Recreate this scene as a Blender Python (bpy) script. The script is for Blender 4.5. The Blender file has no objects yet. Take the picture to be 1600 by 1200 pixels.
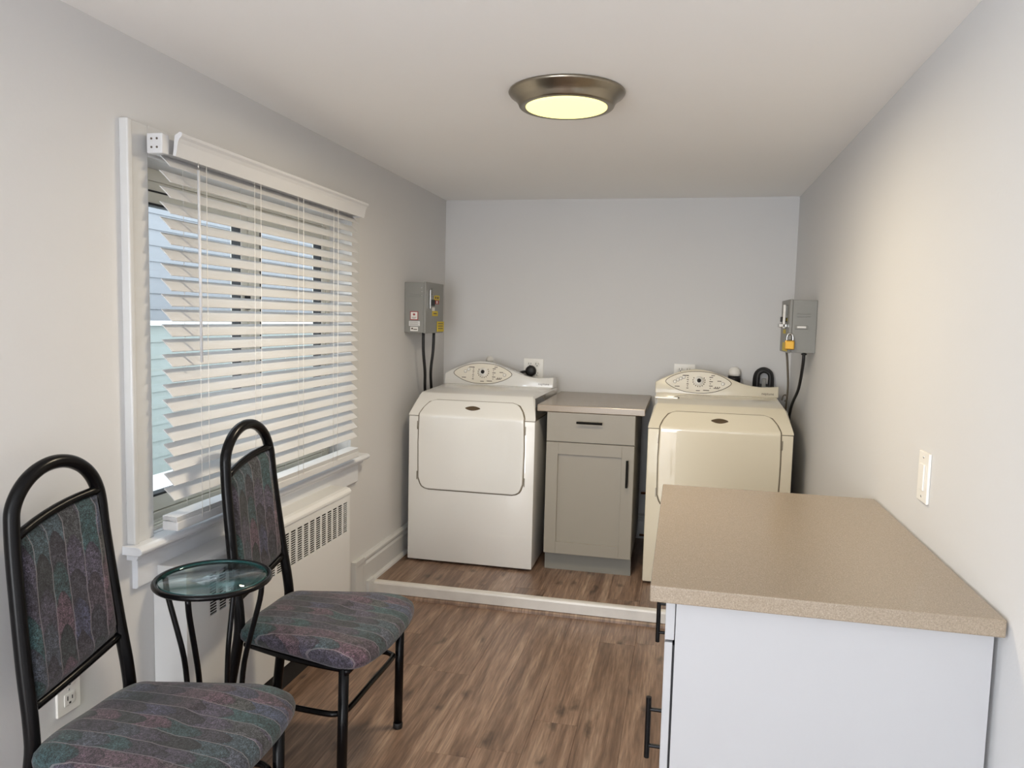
import bpy, bmesh, math, random
from math import pi, sin, cos, radians as rad
from mathutils import Vector, Matrix

sc = bpy.context.scene
col = sc.collection
random.seed(7)

# ------------------------------------------------------------------ camera
cam_d = bpy.data.cameras.new('camera')
cam = bpy.data.objects.new('camera', cam_d); col.objects.link(cam)
R = ((0.97515034, 0.04245402, -0.21743841),
     (0.22021543, -0.07841473, 0.97229434),
     (0.02422743, -0.99601646, -0.08581518))
M = Matrix([[R[i][0], -R[i][1], -R[i][2]] for i in range(3)]).to_4x4()
M.translation = Vector((0, 0, 1.389))
cam.matrix_world = M
cam_d.sensor_width = 36
cam_d.lens = 1178 / 1600 * 36
cam_d.clip_start = 0.02
sc.camera = cam

# ------------------------------------------------------------------ world, lights, exposure
w = bpy.data.worlds.new('world'); sc.world = w; w.use_nodes = True
wn = w.node_tree; wn.nodes.clear()
bg = wn.nodes.new('ShaderNodeBackground'); wo = wn.nodes.new('ShaderNodeOutputWorld')
bg.inputs[0].default_value = (0.90, 0.95, 1.0, 1); bg.inputs[1].default_value = 2.0
wn.links.new(bg.outputs[0], wo.inputs[0])

def area(name, loc, rot, sx, sy, power, color, portal=False):
    l = bpy.data.lights.new(name, 'AREA'); l.shape = 'RECTANGLE'; l.size = sx; l.size_y = sy
    l.energy = power; l.color = color
    if portal: l.cycles.is_portal = True
    o = bpy.data.objects.new(name, l); o.location = loc; o.rotation_euler = rot; col.objects.link(o)
    return o
# added area light for daylight from an assumed, unseen doorway behind the camera
area('assumed_door_light', (-0.65, -2.58, 1.0), (rad(90), 0, 0), 1.36, 1.92, 31, (0.95, 0.965, 1.0))
# added fill light, unseen, in the left wall beside and behind the camera
area('side_fill_light', (-1.47, -0.95, 1.30), (rad(90), 0, rad(-90)), 1.2, 1.05, 27, (0.78, 0.88, 1.0))
area('window_portal', (-1.70, 2.52, 1.27), (rad(90), 0, rad(-90)), 1.3, 1.06, 1, (1, 1, 1), portal=True)

sc.view_settings.view_transform = 'Standard'
sc.view_settings.look = 'None'
sc.view_settings.gamma = 1
sc.view_settings.use_curve_mapping = False
sc.view_settings.exposure = 1.01

# ------------------------------------------------------------------ materials
def new_mat(name):
    m = bpy.data.materials.new(name); m.use_nodes = True
    nt = m.node_tree; b = nt.nodes['Principled BSDF']
    return m, nt, b
def N(nt, t, **kw):
    n = nt.nodes.new(t)
    for k, v in kw.items(): setattr(n, k, v)
    return n
def lin(c):
    return tuple((x / 12.92 if x <= 0.04045 else ((x + 0.055) / 1.055) ** 2.4) for x in c)
def rgb(r, g, b):
    return (*lin((r / 255, g / 255, b / 255)), 1)
def coords(nt, scale=(1, 1, 1), kind='Object'):
    tc = N(nt, 'ShaderNodeTexCoord'); mp = N(nt, 'ShaderNodeMapping')
    mp.inputs['Scale'].default_value = scale
    nt.links.new(tc.outputs[kind], mp.inputs['Vector'])
    return mp.outputs[0]
def plain(name, c, rough=0.5, metal=0.0, noise=0.0, nscale=40, bump=0.0, bscale=200, coat=0.0, spec=0.5):
    m, nt, b = new_mat(name)
    b.inputs['Base Color'].default_value = c
    b.inputs['Roughness'].default_value = rough
    b.inputs['Metallic'].default_value = metal
    b.inputs['Coat Weight'].default_value = coat
    b.inputs['Coat Roughness'].default_value = 0.08
    b.inputs['Specular IOR Level'].default_value = spec
    v = coords(nt)
    if noise:
        n = N(nt, 'ShaderNodeTexNoise'); n.inputs['Scale'].default_value = nscale; n.inputs['Detail'].default_value = 4
        nt.links.new(v, n.inputs['Vector'])
        mx = N(nt, 'ShaderNodeMix', data_type='RGBA')
        mx.inputs[6].default_value = tuple(x * (1 - noise) for x in c[:3]) + (1,)
        mx.inputs[7].default_value = tuple(min(1, x * (1 + noise)) for x in c[:3]) + (1,)
        nt.links.new(n.outputs[0], mx.inputs[0]); nt.links.new(mx.outputs[2], b.inputs['Base Color'])
    if bump:
        n = N(nt, 'ShaderNodeTexNoise'); n.inputs['Scale'].default_value = bscale; n.inputs['Detail'].default_value = 3
        nt.links.new(v, n.inputs['Vector'])
        bp = N(nt, 'ShaderNodeBump'); bp.inputs['Strength'].default_value = bump; bp.inputs['Distance'].default_value = 0.002
        nt.links.new(n.outputs[0], bp.inputs['Height']); nt.links.new(bp.outputs[0], b.inputs['Normal'])
    return m

m_wall = plain('wall_paint', rgb(211, 210, 209), 0.75, noise=0.015, nscale=3, bump=0.12, bscale=120)
m_ceil = plain('ceiling_paint', rgb(245, 244, 242), 0.85, noise=0.015, nscale=2, bump=0.12, bscale=90)
m_trim = plain('trim_paint', rgb(204, 204, 203), 0.35, noise=0.02, nscale=8, bump=0.1, bscale=60)
m_sillp = plain('sill_paint', rgb(216, 218, 222), 0.4, noise=0.03, nscale=14, bump=0.35, bscale=40)
m_vinyl = plain('window_vinyl', rgb(232, 228, 214), 0.4, noise=0.01)
m_gasket = plain('gasket_black', rgb(22, 22, 24), 0.6)
m_slat = plain('slat_white', rgb(208, 208, 209), 0.42)
m_cord = plain('cord_white', rgb(236, 232, 225), 0.8)
m_cover = plain('enamel_white', rgb(218, 218, 217), 0.4, noise=0.015, nscale=5)
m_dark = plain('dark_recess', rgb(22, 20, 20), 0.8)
m_blackmetal = plain('black_tube', rgb(10, 9, 10), 0.25, spec=0.2)
m_bisque_daylit = plain('bisque_enamel_daylit', rgb(224, 222, 217), 0.25, coat=1.0, noise=0.01, nscale=4)  # bisque like its twin; reflected daylight partly put into the whiter colour
m_bisque_daylit.node_tree.nodes['Principled BSDF'].inputs['Coat Roughness'].default_value = 0.025
m_bisque_daylit.node_tree.nodes['Principled BSDF'].inputs['Coat IOR'].default_value = 1.7
m_bisque_warmlit = plain('bisque_enamel_warmlit', rgb(220, 211, 189), 0.25, coat=1.0, noise=0.01, nscale=4)  # same bisque; warm lamp light partly put into the creamier colour
m_bisque_warmlit.node_tree.nodes['Principled BSDF'].inputs['Coat Roughness'].default_value = 0.025
m_bisque_warmlit.node_tree.nodes['Principled BSDF'].inputs['Coat IOR'].default_value = 1.7
m_gap_shade = plain('gap_shade', rgb(110, 100, 82), 0.6)  # darker enamel tone carrying the shade of the panel gaps
m_panel = plain('control_print_field', rgb(226, 219, 204), 0.4)
m_print = plain('print_dark', rgb(88, 76, 64), 0.6)
m_badge = plain('badge_bronze', rgb(112, 96, 76), 0.3, metal=0.6)
m_cab_g = plain('cabinet_greige', rgb(142, 135, 122), 0.4, noise=0.01, nscale=6)
m_cab_w = plain('cabinet_white', rgb(176, 175, 176), 0.42, noise=0.01, nscale=6)
m_toe = plain('toe_kick_grey', rgb(122, 119, 110), 0.5)
m_handle = plain('matte_black_bar', rgb(20, 20, 22), 0.35, metal=0.4)
m_nickel = plain('brushed_nickel', rgb(150, 142, 128), 0.28, metal=1.0, noise=0.06, nscale=90)
m_steel = plain('grey_enamel_steel', rgb(132, 132, 128), 0.45, noise=0.02, nscale=30)
m_chrome = plain('chrome', rgb(210, 210, 208), 0.15, metal=1.0)
m_brass = plain('brass', rgb(206, 160, 70), 0.3, metal=0.8)
m_copper = plain('copper', rgb(214, 150, 110), 0.25, metal=1.0)
m_yellow = plain('yellow_label', rgb(206, 180, 30), 0.55)
m_whitelab = plain('white_label', rgb(222, 220, 216), 0.5)
m_red = plain('red_label', rgb(150, 40, 44), 0.5)
m_plastic = plain('white_plastic', rgb(236, 233, 226), 0.35)
m_rubber = plain('black_rubber', rgb(20, 19, 20), 0.5)
m_greycord = plain('grey_cable', rgb(96, 88, 76), 0.6)
m_alu = plain('stained_aluminium', rgb(214, 210, 204), 0.3, metal=0.2, noise=0.16, nscale=11, bump=0.2, bscale=30)

def mat_wood():
    m, nt, b = new_mat('vinyl_plank_oak')
    tc = N(nt, 'ShaderNodeTexCoord'); oi = N(nt, 'ShaderNodeObjectInfo')
    mul = N(nt, 'ShaderNodeMath', operation='MULTIPLY'); mul.inputs[1].default_value = 57.0
    nt.links.new(oi.outputs['Random'], mul.inputs[0])
    comb = N(nt, 'ShaderNodeCombineXYZ')
    nt.links.new(mul.outputs[0], comb.inputs[0]); nt.links.new(mul.outputs[0], comb.inputs[1])
    add = N(nt, 'ShaderNodeVectorMath', operation='ADD')
    nt.links.new(tc.outputs['Object'], add.inputs[0]); nt.links.new(comb.outputs[0], add.inputs[1])
    def mapped(s):
        mp = N(nt, 'ShaderNodeMapping'); mp.inputs['Scale'].default_value = s
        nt.links.new(add.outputs[0], mp.inputs['Vector']); return mp.outputs[0]
    n1 = N(nt, 'ShaderNodeTexNoise'); n1.inputs['Scale'].default_value = 1; n1.inputs['Detail'].default_value = 7; n1.inputs['Roughness'].default_value = 0.62; n1.inputs['Distortion'].default_value = 0.6
    nt.links.new(mapped((22, 1.5, 1)), n1.inputs['Vector'])
    n2 = N(nt, 'ShaderNodeTexNoise'); n2.inputs['Scale'].default_value = 1; n2.inputs['Detail'].default_value = 4
    nt.links.new(mapped((150, 9, 1)), n2.inputs['Vector'])
    # knots: stretched voronoi distance
    vo = N(nt, 'ShaderNodeTexVoronoi', voronoi_dimensions='2D'); vo.inputs['Scale'].default_value = 1
    dn = N(nt, 'ShaderNodeTexNoise'); dn.inputs['Scale'].default_value = 3.0; dn.inputs['Detail'].default_value = 3
    nt.links.new(mapped((5.6, 2.6, 1)), dn.inputs['Vector'])
    dm = N(nt, 'ShaderNodeVectorMath', operation='SCALE'); dm.inputs['Scale'].default_value = 0.5
    nt.links.new(dn.outputs['Color'], dm.inputs[0])
    da = N(nt, 'ShaderNodeVectorMath', operation='ADD'); nt.links.new(mapped((5.6, 2.6, 1)), da.inputs[0]); nt.links.new(dm.outputs[0], da.inputs[1])
    nt.links.new(da.outputs[0], vo.inputs['Vector'])
    kr = N(nt, 'ShaderNodeMapRange'); kr.inputs[1].default_value = 0.02; kr.inputs[2].default_value = 0.13; kr.inputs[3].default_value = 0.42; kr.inputs[4].default_value = 1.0
    nt.links.new(vo.outputs['Distance'], kr.inputs[0])
    cr = N(nt, 'ShaderNodeValToRGB')
    e = cr.color_ramp.elements
    e[0].position = 0.25; e[0].color = rgb(86, 66, 53)
    e[1].position = 0.80; e[1].color = rgb(172, 150, 130)
    x = e.new(0.45); x.color = rgb(116, 92, 76)
    x = e.new(0.58); x.color = rgb(140, 115, 97)
    nt.links.new(n1.outputs[0], cr.inputs[0])
    g = N(nt, 'ShaderNodeMapRange'); g.inputs[1].default_value = 0.3; g.inputs[2].default_value = 0.7; g.inputs[3].default_value = 0.66; g.inputs[4].default_value = 1.24
    nt.links.new(n2.outputs[0], g.inputs[0])
    pr = N(nt, 'ShaderNodeMapRange'); pr.inputs[3].default_value = 0.92; pr.inputs[4].default_value = 1.08
    nt.links.new(oi.outputs['Random'], pr.inputs[0])
    m1 = N(nt, 'ShaderNodeMath', operation='MULTIPLY'); nt.links.new(g.outputs[0], m1.inputs[0]); nt.links.new(pr.outputs[0], m1.inputs[1])
    m2 = N(nt, 'ShaderNodeMath', operation='MULTIPLY'); nt.links.new(m1.outputs[0], m2.inputs[0]); nt.links.new(kr.outputs[0], m2.inputs[1])
    vm = N(nt, 'ShaderNodeVectorMath', operation='SCALE')
    nt.links.new(cr.outputs[0], vm.inputs[0]); nt.links.new(m2.outputs[0], vm.inputs['Scale'])
    nt.links.new(vm.outputs[0], b.inputs['Base Color'])
    b.inputs['Roughness'].default_value = 0.42
    bp = N(nt, 'ShaderNodeBump'); bp.inputs['Strength'].default_value = 0.25; bp.inputs['Distance'].default_value = 0.001
    nt.links.new(n2.outputs[0], bp.inputs['Height']); nt.links.new(bp.outputs[0], b.inputs['Normal'])
    return m
m_wood = mat_wood()

def mat_quartz():
    m, nt, b = new_mat('taupe_quartz')
    v = coords(nt)
    n1 = N(nt, 'ShaderNodeTexNoise'); n1.inputs['Scale'].default_value = 420; n1.inputs['Detail'].default_value = 3
    nt.links.new(v, n1.inputs['Vector'])
    cr = N(nt, 'ShaderNodeValToRGB'); e = cr.color_ramp.elements
    e[0].position = 0.3; e[0].color = rgb(136, 122, 104); e[1].position = 0.72; e[1].color = rgb(162, 147, 129)
    nt.links.new(n1.outputs[0], cr.inputs[0])
    vo = N(nt, 'ShaderNodeTexVoronoi'); vo.inputs['Scale'].default_value = 160
    nt.links.new(v, vo.inputs['Vector'])
    lt = N(nt, 'ShaderNodeMath', operation='LESS_THAN'); lt.inputs[1].default_value = 0.14
    nt.links.new(vo.outputs['Distance'], lt.inputs[0])
    sc_ = N(nt, 'ShaderNodeMath', operation='MULTIPLY'); sc_.inputs[1].default_value = 0.4
    nt.links.new(lt.outputs[0], sc_.inputs[0])
    mx = N(nt, 'ShaderNodeMix', data_type='RGBA'); mx.inputs[7].default_value = rgb(205, 192, 176)
    nt.links.new(sc_.outputs[0], mx.inputs[0]); nt.links.new(cr.outputs[0], mx.inputs[6])
    nt.links.new(mx.outputs[2], b.inputs['Base Color'])
    b.inputs['Roughness'].default_value = 0.22
    return m
m_quartz = mat_quartz()

def mat_fabric():
    m, nt, b = new_mat('woven_scallop_fabric')
    tc = N(nt, 'ShaderNodeTexCoord')
    # slight warp
    nz = N(nt, 'ShaderNodeTexNoise'); nz.inputs['Scale'].default_value = 9; nz.inputs['Detail'].default_value = 2
    nt.links.new(tc.outputs['Object'], nz.inputs['Vector'])
    sx = N(nt, 'ShaderNodeSeparateXYZ'); nt.links.new(tc.outputs['Object'], sx.inputs[0])
    def math(op, a, bb=None):
        n = N(nt, 'ShaderNodeMath', operation=op)
        for i, v in enumerate((a, bb)):
            if v is None: continue
            if isinstance(v, (int, float)): n.inputs[i].default_value = v
            else: nt.links.new(v, n.inputs[i])
        return n.outputs[0]
    u = math('DIVIDE', math('ADD', sx.outputs[1], math('MULTIPLY', math('SUBTRACT', nz.outputs[0], 0.5), 0.02)), 0.045)
    v = math('ADD', sx.outputs[0], sx.outputs[2])
    ui = math('FLOOR', u); uf = math('FRACT', u)
    off = math('MULTIPLY', ui, 0.37)
    h = math('SUBTRACT', uf, 0.5)
    scallop = math('ADD', math('MULTIPLY', math('MULTIPLY', h, h), 2.0), math('MULTIPLY', nz.outputs[0], 0.8))
    vv = math('ADD', math('ADD', math('DIVIDE', v, 0.066), off), scallop)
    vi = math('FLOOR', vv); vf = math('FRACT', vv)
    cb = N(nt, 'ShaderNodeCombineXYZ'); nt.links.new(ui, cb.inputs[0]); nt.links.new(vi, cb.inputs[1])
    wn_ = N(nt, 'ShaderNodeTexWhiteNoise', noise_dimensions='2D'); nt.links.new(cb.outputs[0], wn_.inputs['Vector'])
    wn2 = N(nt, 'ShaderNodeTexWhiteNoise', noise_dimensions='1D'); nt.links.new(ui, wn2.inputs['W'])
    mixv = math('ADD', math('MULTIPLY', wn_.outputs['Value'], 0.5), math('MULTIPLY', wn2.outputs['Value'], 0.5))
    cr = N(nt, 'ShaderNodeValToRGB'); cr.color_ramp.interpolation = 'LINEAR'
    e = cr.color_ramp.elements
    e[0].position = 0.1; e[0].color = rgb(58, 58, 60)
    e[1].position = 0.95; e[1].color = rgb(84, 112, 128)
    for p, c in ((0.25, (64, 92, 94)), (0.36, (92, 84, 100)), (0.48, (66, 62, 70)), (0.58, (112, 86, 98)), (0.68, (84, 84, 80)), (0.8, (80, 78, 104))):
        x = e.new(p); x.color = rgb(*c)
    nt.links.new(mixv, cr.inputs[0])
    # dark rim at the top of each scallop, pale thread between stripes
    rim = N(nt, 'ShaderNodeMapRange'); rim.inputs[1].default_value = 0.72; rim.inputs[2].default_value = 1.0; rim.inputs[3].default_value = 1.0; rim.inputs[4].default_value = 0.55
    nt.links.new(vf, rim.inputs[0])
    line = math('LESS_THAN', math('ABSOLUTE', math('SUBTRACT', uf, 0.04)), 0.028)
    wv = N(nt, 'ShaderNodeTexNoise'); wv.inputs['Scale'].default_value = 420; wv.inputs['Detail'].default_value = 2
    nt.links.new(tc.outputs['Object'], wv.inputs['Vector'])
    wr = N(nt, 'ShaderNodeMapRange'); wr.inputs[1].default_value = 0.35; wr.inputs[2].default_value = 0.68; wr.inputs[3].default_value = 0.3; wr.inputs[4].default_value = 1.9
    nt.links.new(wv.outputs[0], wr.inputs[0])
    wv2 = N(nt, 'ShaderNodeTexNoise'); wv2.inputs['Scale'].default_value = 130; wv2.inputs['Detail'].default_value = 5; wv2.inputs['Roughness'].default_value = 0.8
    nt.links.new(tc.outputs['Object'], wv2.inputs['Vector'])
    wv3 = N(nt, 'ShaderNodeTexNoise'); wv3.inputs['Scale'].default_value = 38; wv3.inputs['Detail'].default_value = 3
    nt.links.new(tc.outputs['Object'], wv3.inputs['Vector'])
    wr2 = N(nt, 'ShaderNodeMapRange'); wr2.inputs[1].default_value = 0.36; wr2.inputs[2].default_value = 0.64; wr2.inputs[3].default_value = 0.25; wr2.inputs[4].default_value = 1.8
    nt.links.new(wv2.outputs[0], wr2.inputs[0])
    fac = math('MULTIPLY', math('MULTIPLY', math('MULTIPLY', rim.outputs[0], wr.outputs[0]), wr2.outputs[0]), math('ADD', 0.12, math('MULTIPLY', wv3.outputs[0], 0.66)))
    vm = N(nt, 'ShaderNodeVectorMath', operation='SCALE'); nt.links.new(cr.outputs[0], vm.inputs[0]); nt.links.new(fac, vm.inputs['Scale'])
    mx = N(nt, 'ShaderNodeMix', data_type='RGBA'); mx.inputs[7].default_value = rgb(128, 120, 122)
    nt.links.new(math('MULTIPLY', line, 0.5), mx.inputs[0]); nt.links.new(vm.outputs[0], mx.inputs[6])
    nt.links.new(mx.outputs[2], b.inputs['Base Color'])
    b.inputs['Roughness'].default_value = 0.9
    b.inputs['Sheen Weight'].default_value = 0.15
    bp = N(nt, 'ShaderNodeBump'); bp.inputs['Strength'].default_value = 0.5; bp.inputs['Distance'].default_value = 0.0015
    nt.links.new(wv.outputs[0], bp.inputs['Height']); nt.links.new(bp.outputs[0], b.inputs['Normal'])
    return m
m_fabric = mat_fabric()

def mat_glass(name, tint, ior=1.5):
    m = bpy.data.materials.new(name); m.use_nodes = True; nt = m.node_tree; nt.nodes.clear()
    out = N(nt, 'ShaderNodeOutputMaterial'); tr = N(nt, 'ShaderNodeBsdfTransparent'); gl = N(nt, 'ShaderNodeBsdfGlossy')
    lw = N(nt, 'ShaderNodeLayerWeight'); lw.inputs[0].default_value = 0.5
    pw = N(nt, 'ShaderNodeMath', operation='POWER'); pw.inputs[1].default_value = 4.0
    nt.links.new(lw.outputs['Facing'], pw.inputs[0])
    fr = N(nt, 'ShaderNodeMapRange'); fr.inputs[3].default_value = ior; fr.inputs[4].default_value = 0.9
    nt.links.new(pw.outputs[0], fr.inputs[0])
    tr.inputs[0].default_value = tint; gl.inputs['Roughness'].default_value = 0.02
    mx = N(nt, 'ShaderNodeMixShader')
    nt.links.new(fr.outputs[0], mx.inputs[0]); nt.links.new(tr.outputs[0], mx.inputs[1]); nt.links.new(gl.outputs[0], mx.inputs[2])
    nt.links.new(mx.outputs[0], out.inputs[0])
    return m
m_glass = mat_glass('window_glass', (0.93, 0.96, 0.97, 1), 0.03)
m_tglass = mat_glass('table_glass', (0.85, 0.94, 0.945, 1), 0.05)
m_tglass_edge = plain('glass_edge_green', rgb(52, 92, 90), 0.15, coat=0.3)

def mat_emit(name, c, s):
    m, nt, b = new_mat(name)
    b.inputs['Base Color'].default_value = c
    b.inputs['Emission Color'].default_value = c; b.inputs['Emission Strength'].default_value = s
    return m
m_lamp = mat_emit('lamp_diffuser', (1.0, 0.90, 0.36, 1), 0.66)

m_siding = plain('blue_grey_siding', rgb(128, 131, 136), 0.6, noise=0.05, nscale=6)
m_green = plain('pale_green_boards', rgb(124, 132, 128), 0.6, noise=0.08, nscale=9)
m_ground = plain('pale_concrete', rgb(225, 226, 226), 0.9, noise=0.06, nscale=6)

# ------------------------------------------------------------------ mesh helpers
def box(bm, x0, x1, y0, y1, z0, z1, bev=0.0, seg=2, mat=None):
    ret = bmesh.ops.create_cube(bm, size=1)
    vs = ret['verts']
    bmesh.ops.scale(bm, vec=(x1 - x0, y1 - y0, z1 - z0), verts=vs)
    bmesh.ops.translate(bm, vec=((x0 + x1) / 2, (y0 + y1) / 2, (z0 + z1) / 2), verts=vs)
    if mat is not None: bmesh.ops.transform(bm, matrix=mat, verts=vs)
    if bev:
        es = list({e for v in vs for e in v.link_edges})
        bmesh.ops.bevel(bm, geom=es, offset=bev, segments=seg, profile=0.5, affect='EDGES')
    return vs
def B(*a, **k):
    bm = bmesh.new(); box(bm, *a, **k); return bm
def smooth_path(pts, n=6, closed=False):
    P = [Vector(p) for p in pts]; out = []
    m = len(P)
    rng = range(m if closed else m - 1)
    for i in rng:
        p1, p2 = P[i], P[(i + 1) % m]
        p0 = P[i - 1] if (i > 0 or closed) else p1 * 2 - p2
        p3 = P[(i + 2) % m] if (i + 2 < m or closed) else p2 * 2 - p1
        for k in range(n):
            t = k / n
            out.append(0.5 * ((2 * p1) + (p2 - p0) * t + (2 * p0 - 5 * p1 + 4 * p2 - p3) * t * t + (3 * p1 - p0 - 3 * p2 + p3) * t ** 3))
    if not closed: out.append(P[-1])
    return out
def tube(bm, pts, r, seg=12, closed=False, cap=True, flat=None):
    P = [Vector(p) for p in pts]; n = len(P); rings = []
    t0 = ((P[1] - P[-1]) if closed else (P[1] - P[0])).normalized()
    ref = Vector((0, 0, 1)) if abs(t0.z) < 0.9 else Vector((1, 0, 0))
    nrm = (ref - t0 * ref.dot(t0)).normalized()
    for i in range(n):
        if closed: t = (P[(i + 1) % n] - P[i - 1]).normalized()
        elif i == 0: t = (P[1] - P[0]).normalized()
        elif i == n - 1: t = (P[-1] - P[-2]).normalized()
        else: t = (P[i + 1] - P[i - 1]).normalized()
        nrm = (nrm - t * nrm.dot(t)).normalized(); bn = t.cross(nrm)
        rr = r[i] if isinstance(r, (list, tuple)) else r
        fl = flat if flat else 1.0
        rings.append([bm.verts.new(P[i] + (nrm * cos(2 * pi * k / seg) * fl + bn * sin(2 * pi * k / seg)) * rr) for k in range(seg)])
    for i in range(n if closed else n - 1):
        a, b = rings[i], rings[(i + 1) % n]
        for k in range(seg):
            f = bm.faces.new((a[k], a[(k + 1) % seg], b[(k + 1) % seg], b[k])); f.smooth = True
    if cap and not closed:
        bm.faces.new(rings[0]); bm.faces.new(rings[-1])
    return rings
def T(pts, r, seg=12, closed=False, **k):
    bm = bmesh.new(); tube(bm, pts, r, seg, closed, **k); return bm
def prism(bm, poly, axis, a0, a1, bev=0.0, seg=2):
    """poly: 2D points; extruded along axis ('x': poly=(y,z), 'y': poly=(x,z), 'z': poly=(x,y))"""
    def mk(p, a):
        if axis == 'x': return (a, p[0], p[1])
        if axis == 'y': return (p[0], a, p[1])
        return (p[0], p[1], a)
    v0 = [bm.verts.new(mk(p, a0)) for p in poly]; v1 = [bm.verts.new(mk(p, a1)) for p in poly]
    fs = [bm.faces.new(v0), bm.faces.new(v1)]
    n = len(poly)
    for i in range(n): fs.append(bm.faces.new((v0[i], v0[(i + 1) % n], v1[(i + 1) % n], v1[i])))
    if bev:
        bmesh.ops.recalc_face_normals(bm, faces=fs)
        es = list({e for f in fs for e in f.edges if e.calc_face_angle(0) > 0.3})
        bmesh.ops.bevel(bm, geom=es, offset=bev, segments=seg, profile=0.5, affect='EDGES')
def PR(*a, **k):
    bm = bmesh.new(); prism(bm, *a, **k); return bm
def lathe(bm, prof, seg=48, center=(0, 0, 0), axis='z'):
    rings = []
    def mk(r, h, a):
        c = Vector((r * cos(a), r * sin(a), h))
        if axis == 'y': c = Vector((c.x, h, c.y))
        if axis == 'x': c = Vector((h, c.x, c.y))
        return c + Vector(center)
    for r, h in prof:
        if r < 1e-6: rings.append([bm.verts.new(mk(0, h, 0))])
        else: rings.append([bm.verts.new(mk(r, h, 2 * pi * k / seg)) for k in range(seg)])
    for a, b in zip(rings, rings[1:]):
        for k in range(seg):
            k2 = (k + 1) % seg
            vs = [a[k % len(a)], a[k2 % len(a)], b[k2 % len(b)], b[k % len(b)]]
            u = []
            for v in vs:
                if v not in u: u.append(v)
            if len(u) >= 3:
                f = bm.faces.new(u); f.smooth = True
def L(*a, **k):
    bm = bmesh.new(); lathe(bm, *a, **k); return bm

def obj(name, bm, mat, parent=None, loc=(0, 0, 0), label=None, smooth=False, kind=None, autos=None):
    bmesh.ops.recalc_face_normals(bm, faces=bm.faces[:])
    me = bpy.data.meshes.new(name); bm.to_mesh(me); bm.free()
    if smooth or autos:
        for p in me.polygons: p.use_smooth = True
        if autos:
            me.set_sharp_from_angle(angle=rad(autos))
    me.materials.append(mat)
    o = bpy.data.objects.new(name, me); col.objects.link(o)
    o.location = loc
    if parent: o.parent = parent
    if label: o['label'] = label
    if kind: o['kind'] = kind
    return o
def struct(name, bm, mat, **k):
    return obj(name, bm, mat, kind='structure', **k)
def tag(o, label, cat, group=None):
    o['label'] = label; o['category'] = cat
    if group: o['group'] = group
    return o
def thing(name, label, cat, loc=(0, 0, 0), rz=0, group=None):
    o = bpy.data.objects.new(name, None); col.objects.link(o)
    o.empty_display_size = 0.05
    o.location = loc; o.rotation_euler = (0, 0, rz)
    return tag(o, label, cat, group)
def copy_of(o, parent, loc=None):
    c = o.copy(); col.objects.link(c)
    if parent: c.parent = parent
    if loc is not None: c.location = loc
    return c
def text_bm(s, size, extrude=0.0003):
    cu = bpy.data.curves.new('t', 'FONT'); cu.body = s; cu.size = size; cu.extrude = extrude
    cu.align_x = 'CENTER'; cu.align_y = 'CENTER'; cu.resolution_u = 2
    o = bpy.data.objects.new('t', cu); col.objects.link(o)
    dg = bpy.context.evaluated_depsgraph_get()
    me = bpy.data.meshes.new_from_object(o.evaluated_get(dg))
    bm = bmesh.new(); bm.from_mesh(me)
    bpy.data.objects.remove(o); bpy.data.curves.remove(cu); bpy.data.meshes.remove(me)
    return bm

# ------------------------------------------------------------------ room constants
XL, XR, YB, YN, ZC, ZP, YS = -1.48, 0.618, 4.60, -2.60, 2.12, 0.073, 3.43
WY0, WY1, WZ0, WZ1 = 1.855, 3.18, 0.737, 1.812       # window opening

# floors: slab + planks
fl = struct('floor', B(XL - 0.2, XR + 0.12, YN - 0.1, YS + 0.02, -0.12, -0.004), m_dark)
pl_w, pl_l = 0.152, 1.22
def planks(parent, y0, y1, ztop, seed):
    rnd = random.Random(seed)
    x = XL - 0.03
    cache = {}
    while x < XR:
        xa, xb = max(x, XL + 0.001), min(x + pl_w, XR - 0.001)
        y = y0 - rnd.random() * pl_l
        while y < y1:
            ya, yb = max(y, y0), min(y + pl_l, y1)
            if yb - ya > 0.03 and xb - xa > 0.02:
                key = (round(xb - xa, 4), round(yb - ya, 4))
                g = 0.00025
                if key in cache:
                    o = copy_of(cache[key], parent)
                else:
                    hx, hy = (xb - xa) / 2 - g, (yb - ya) / 2 - g
                    bm = bmesh.new()
                    box(bm, -hx, hx, -hy, hy, -0.004, 0.0)
                    te = [e for e in bm.edges if all(v.co.z > -0.001 for v in e.verts)]
                    bmesh.ops.bevel(bm, geom=te, offset=0.0005, segments=1, affect='EDGES')
                    o = obj('plank', bm, m_wood, parent); cache[key] = o
                o.location = ((xa + xb) / 2, (ya + yb) / 2, ztop)
            y += pl_l
        x += pl_w
planks(fl, YN, YS - 0.012, 0.0, 3)
pf = struct('floor_platform', B(XL - 0.1, XR + 0.1, YS + 0.0, YB + 0.1, -0.1, ZP - 0.004), m_dark)
planks(pf, YS + 0.016, YB - 0.001, ZP, 5)
# step nosing: stained aluminium strip (rounded top edge) and quarter round under it
nose = [(YS - 0.012, ZP - 0.054), (YS - 0.012, ZP - 0.010), (YS - 0.008, ZP - 0.002), (YS, ZP + 0.002), (YS + 0.018, ZP + 0.002), (YS + 0.018, ZP - 0.003), (YS - 0.002, ZP - 0.003), (YS - 0.002, ZP - 0.054)]
struct('trim_1', PR(nose, 'x', XL + 0.022, XR), m_alu, label='stained white metal nosing strip along the raised floor step')
qr = [(YS - 0.003, 0.0), (YS - 0.024, 0.0), (YS - 0.0225, 0.010), (YS - 0.016, 0.0165), (YS - 0.003, 0.0185)]
struct('trim_2', PR(qr, 'x', XL + 0.022, XR), m_wood, label='thin wood-look moulding at the foot of the step')

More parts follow.
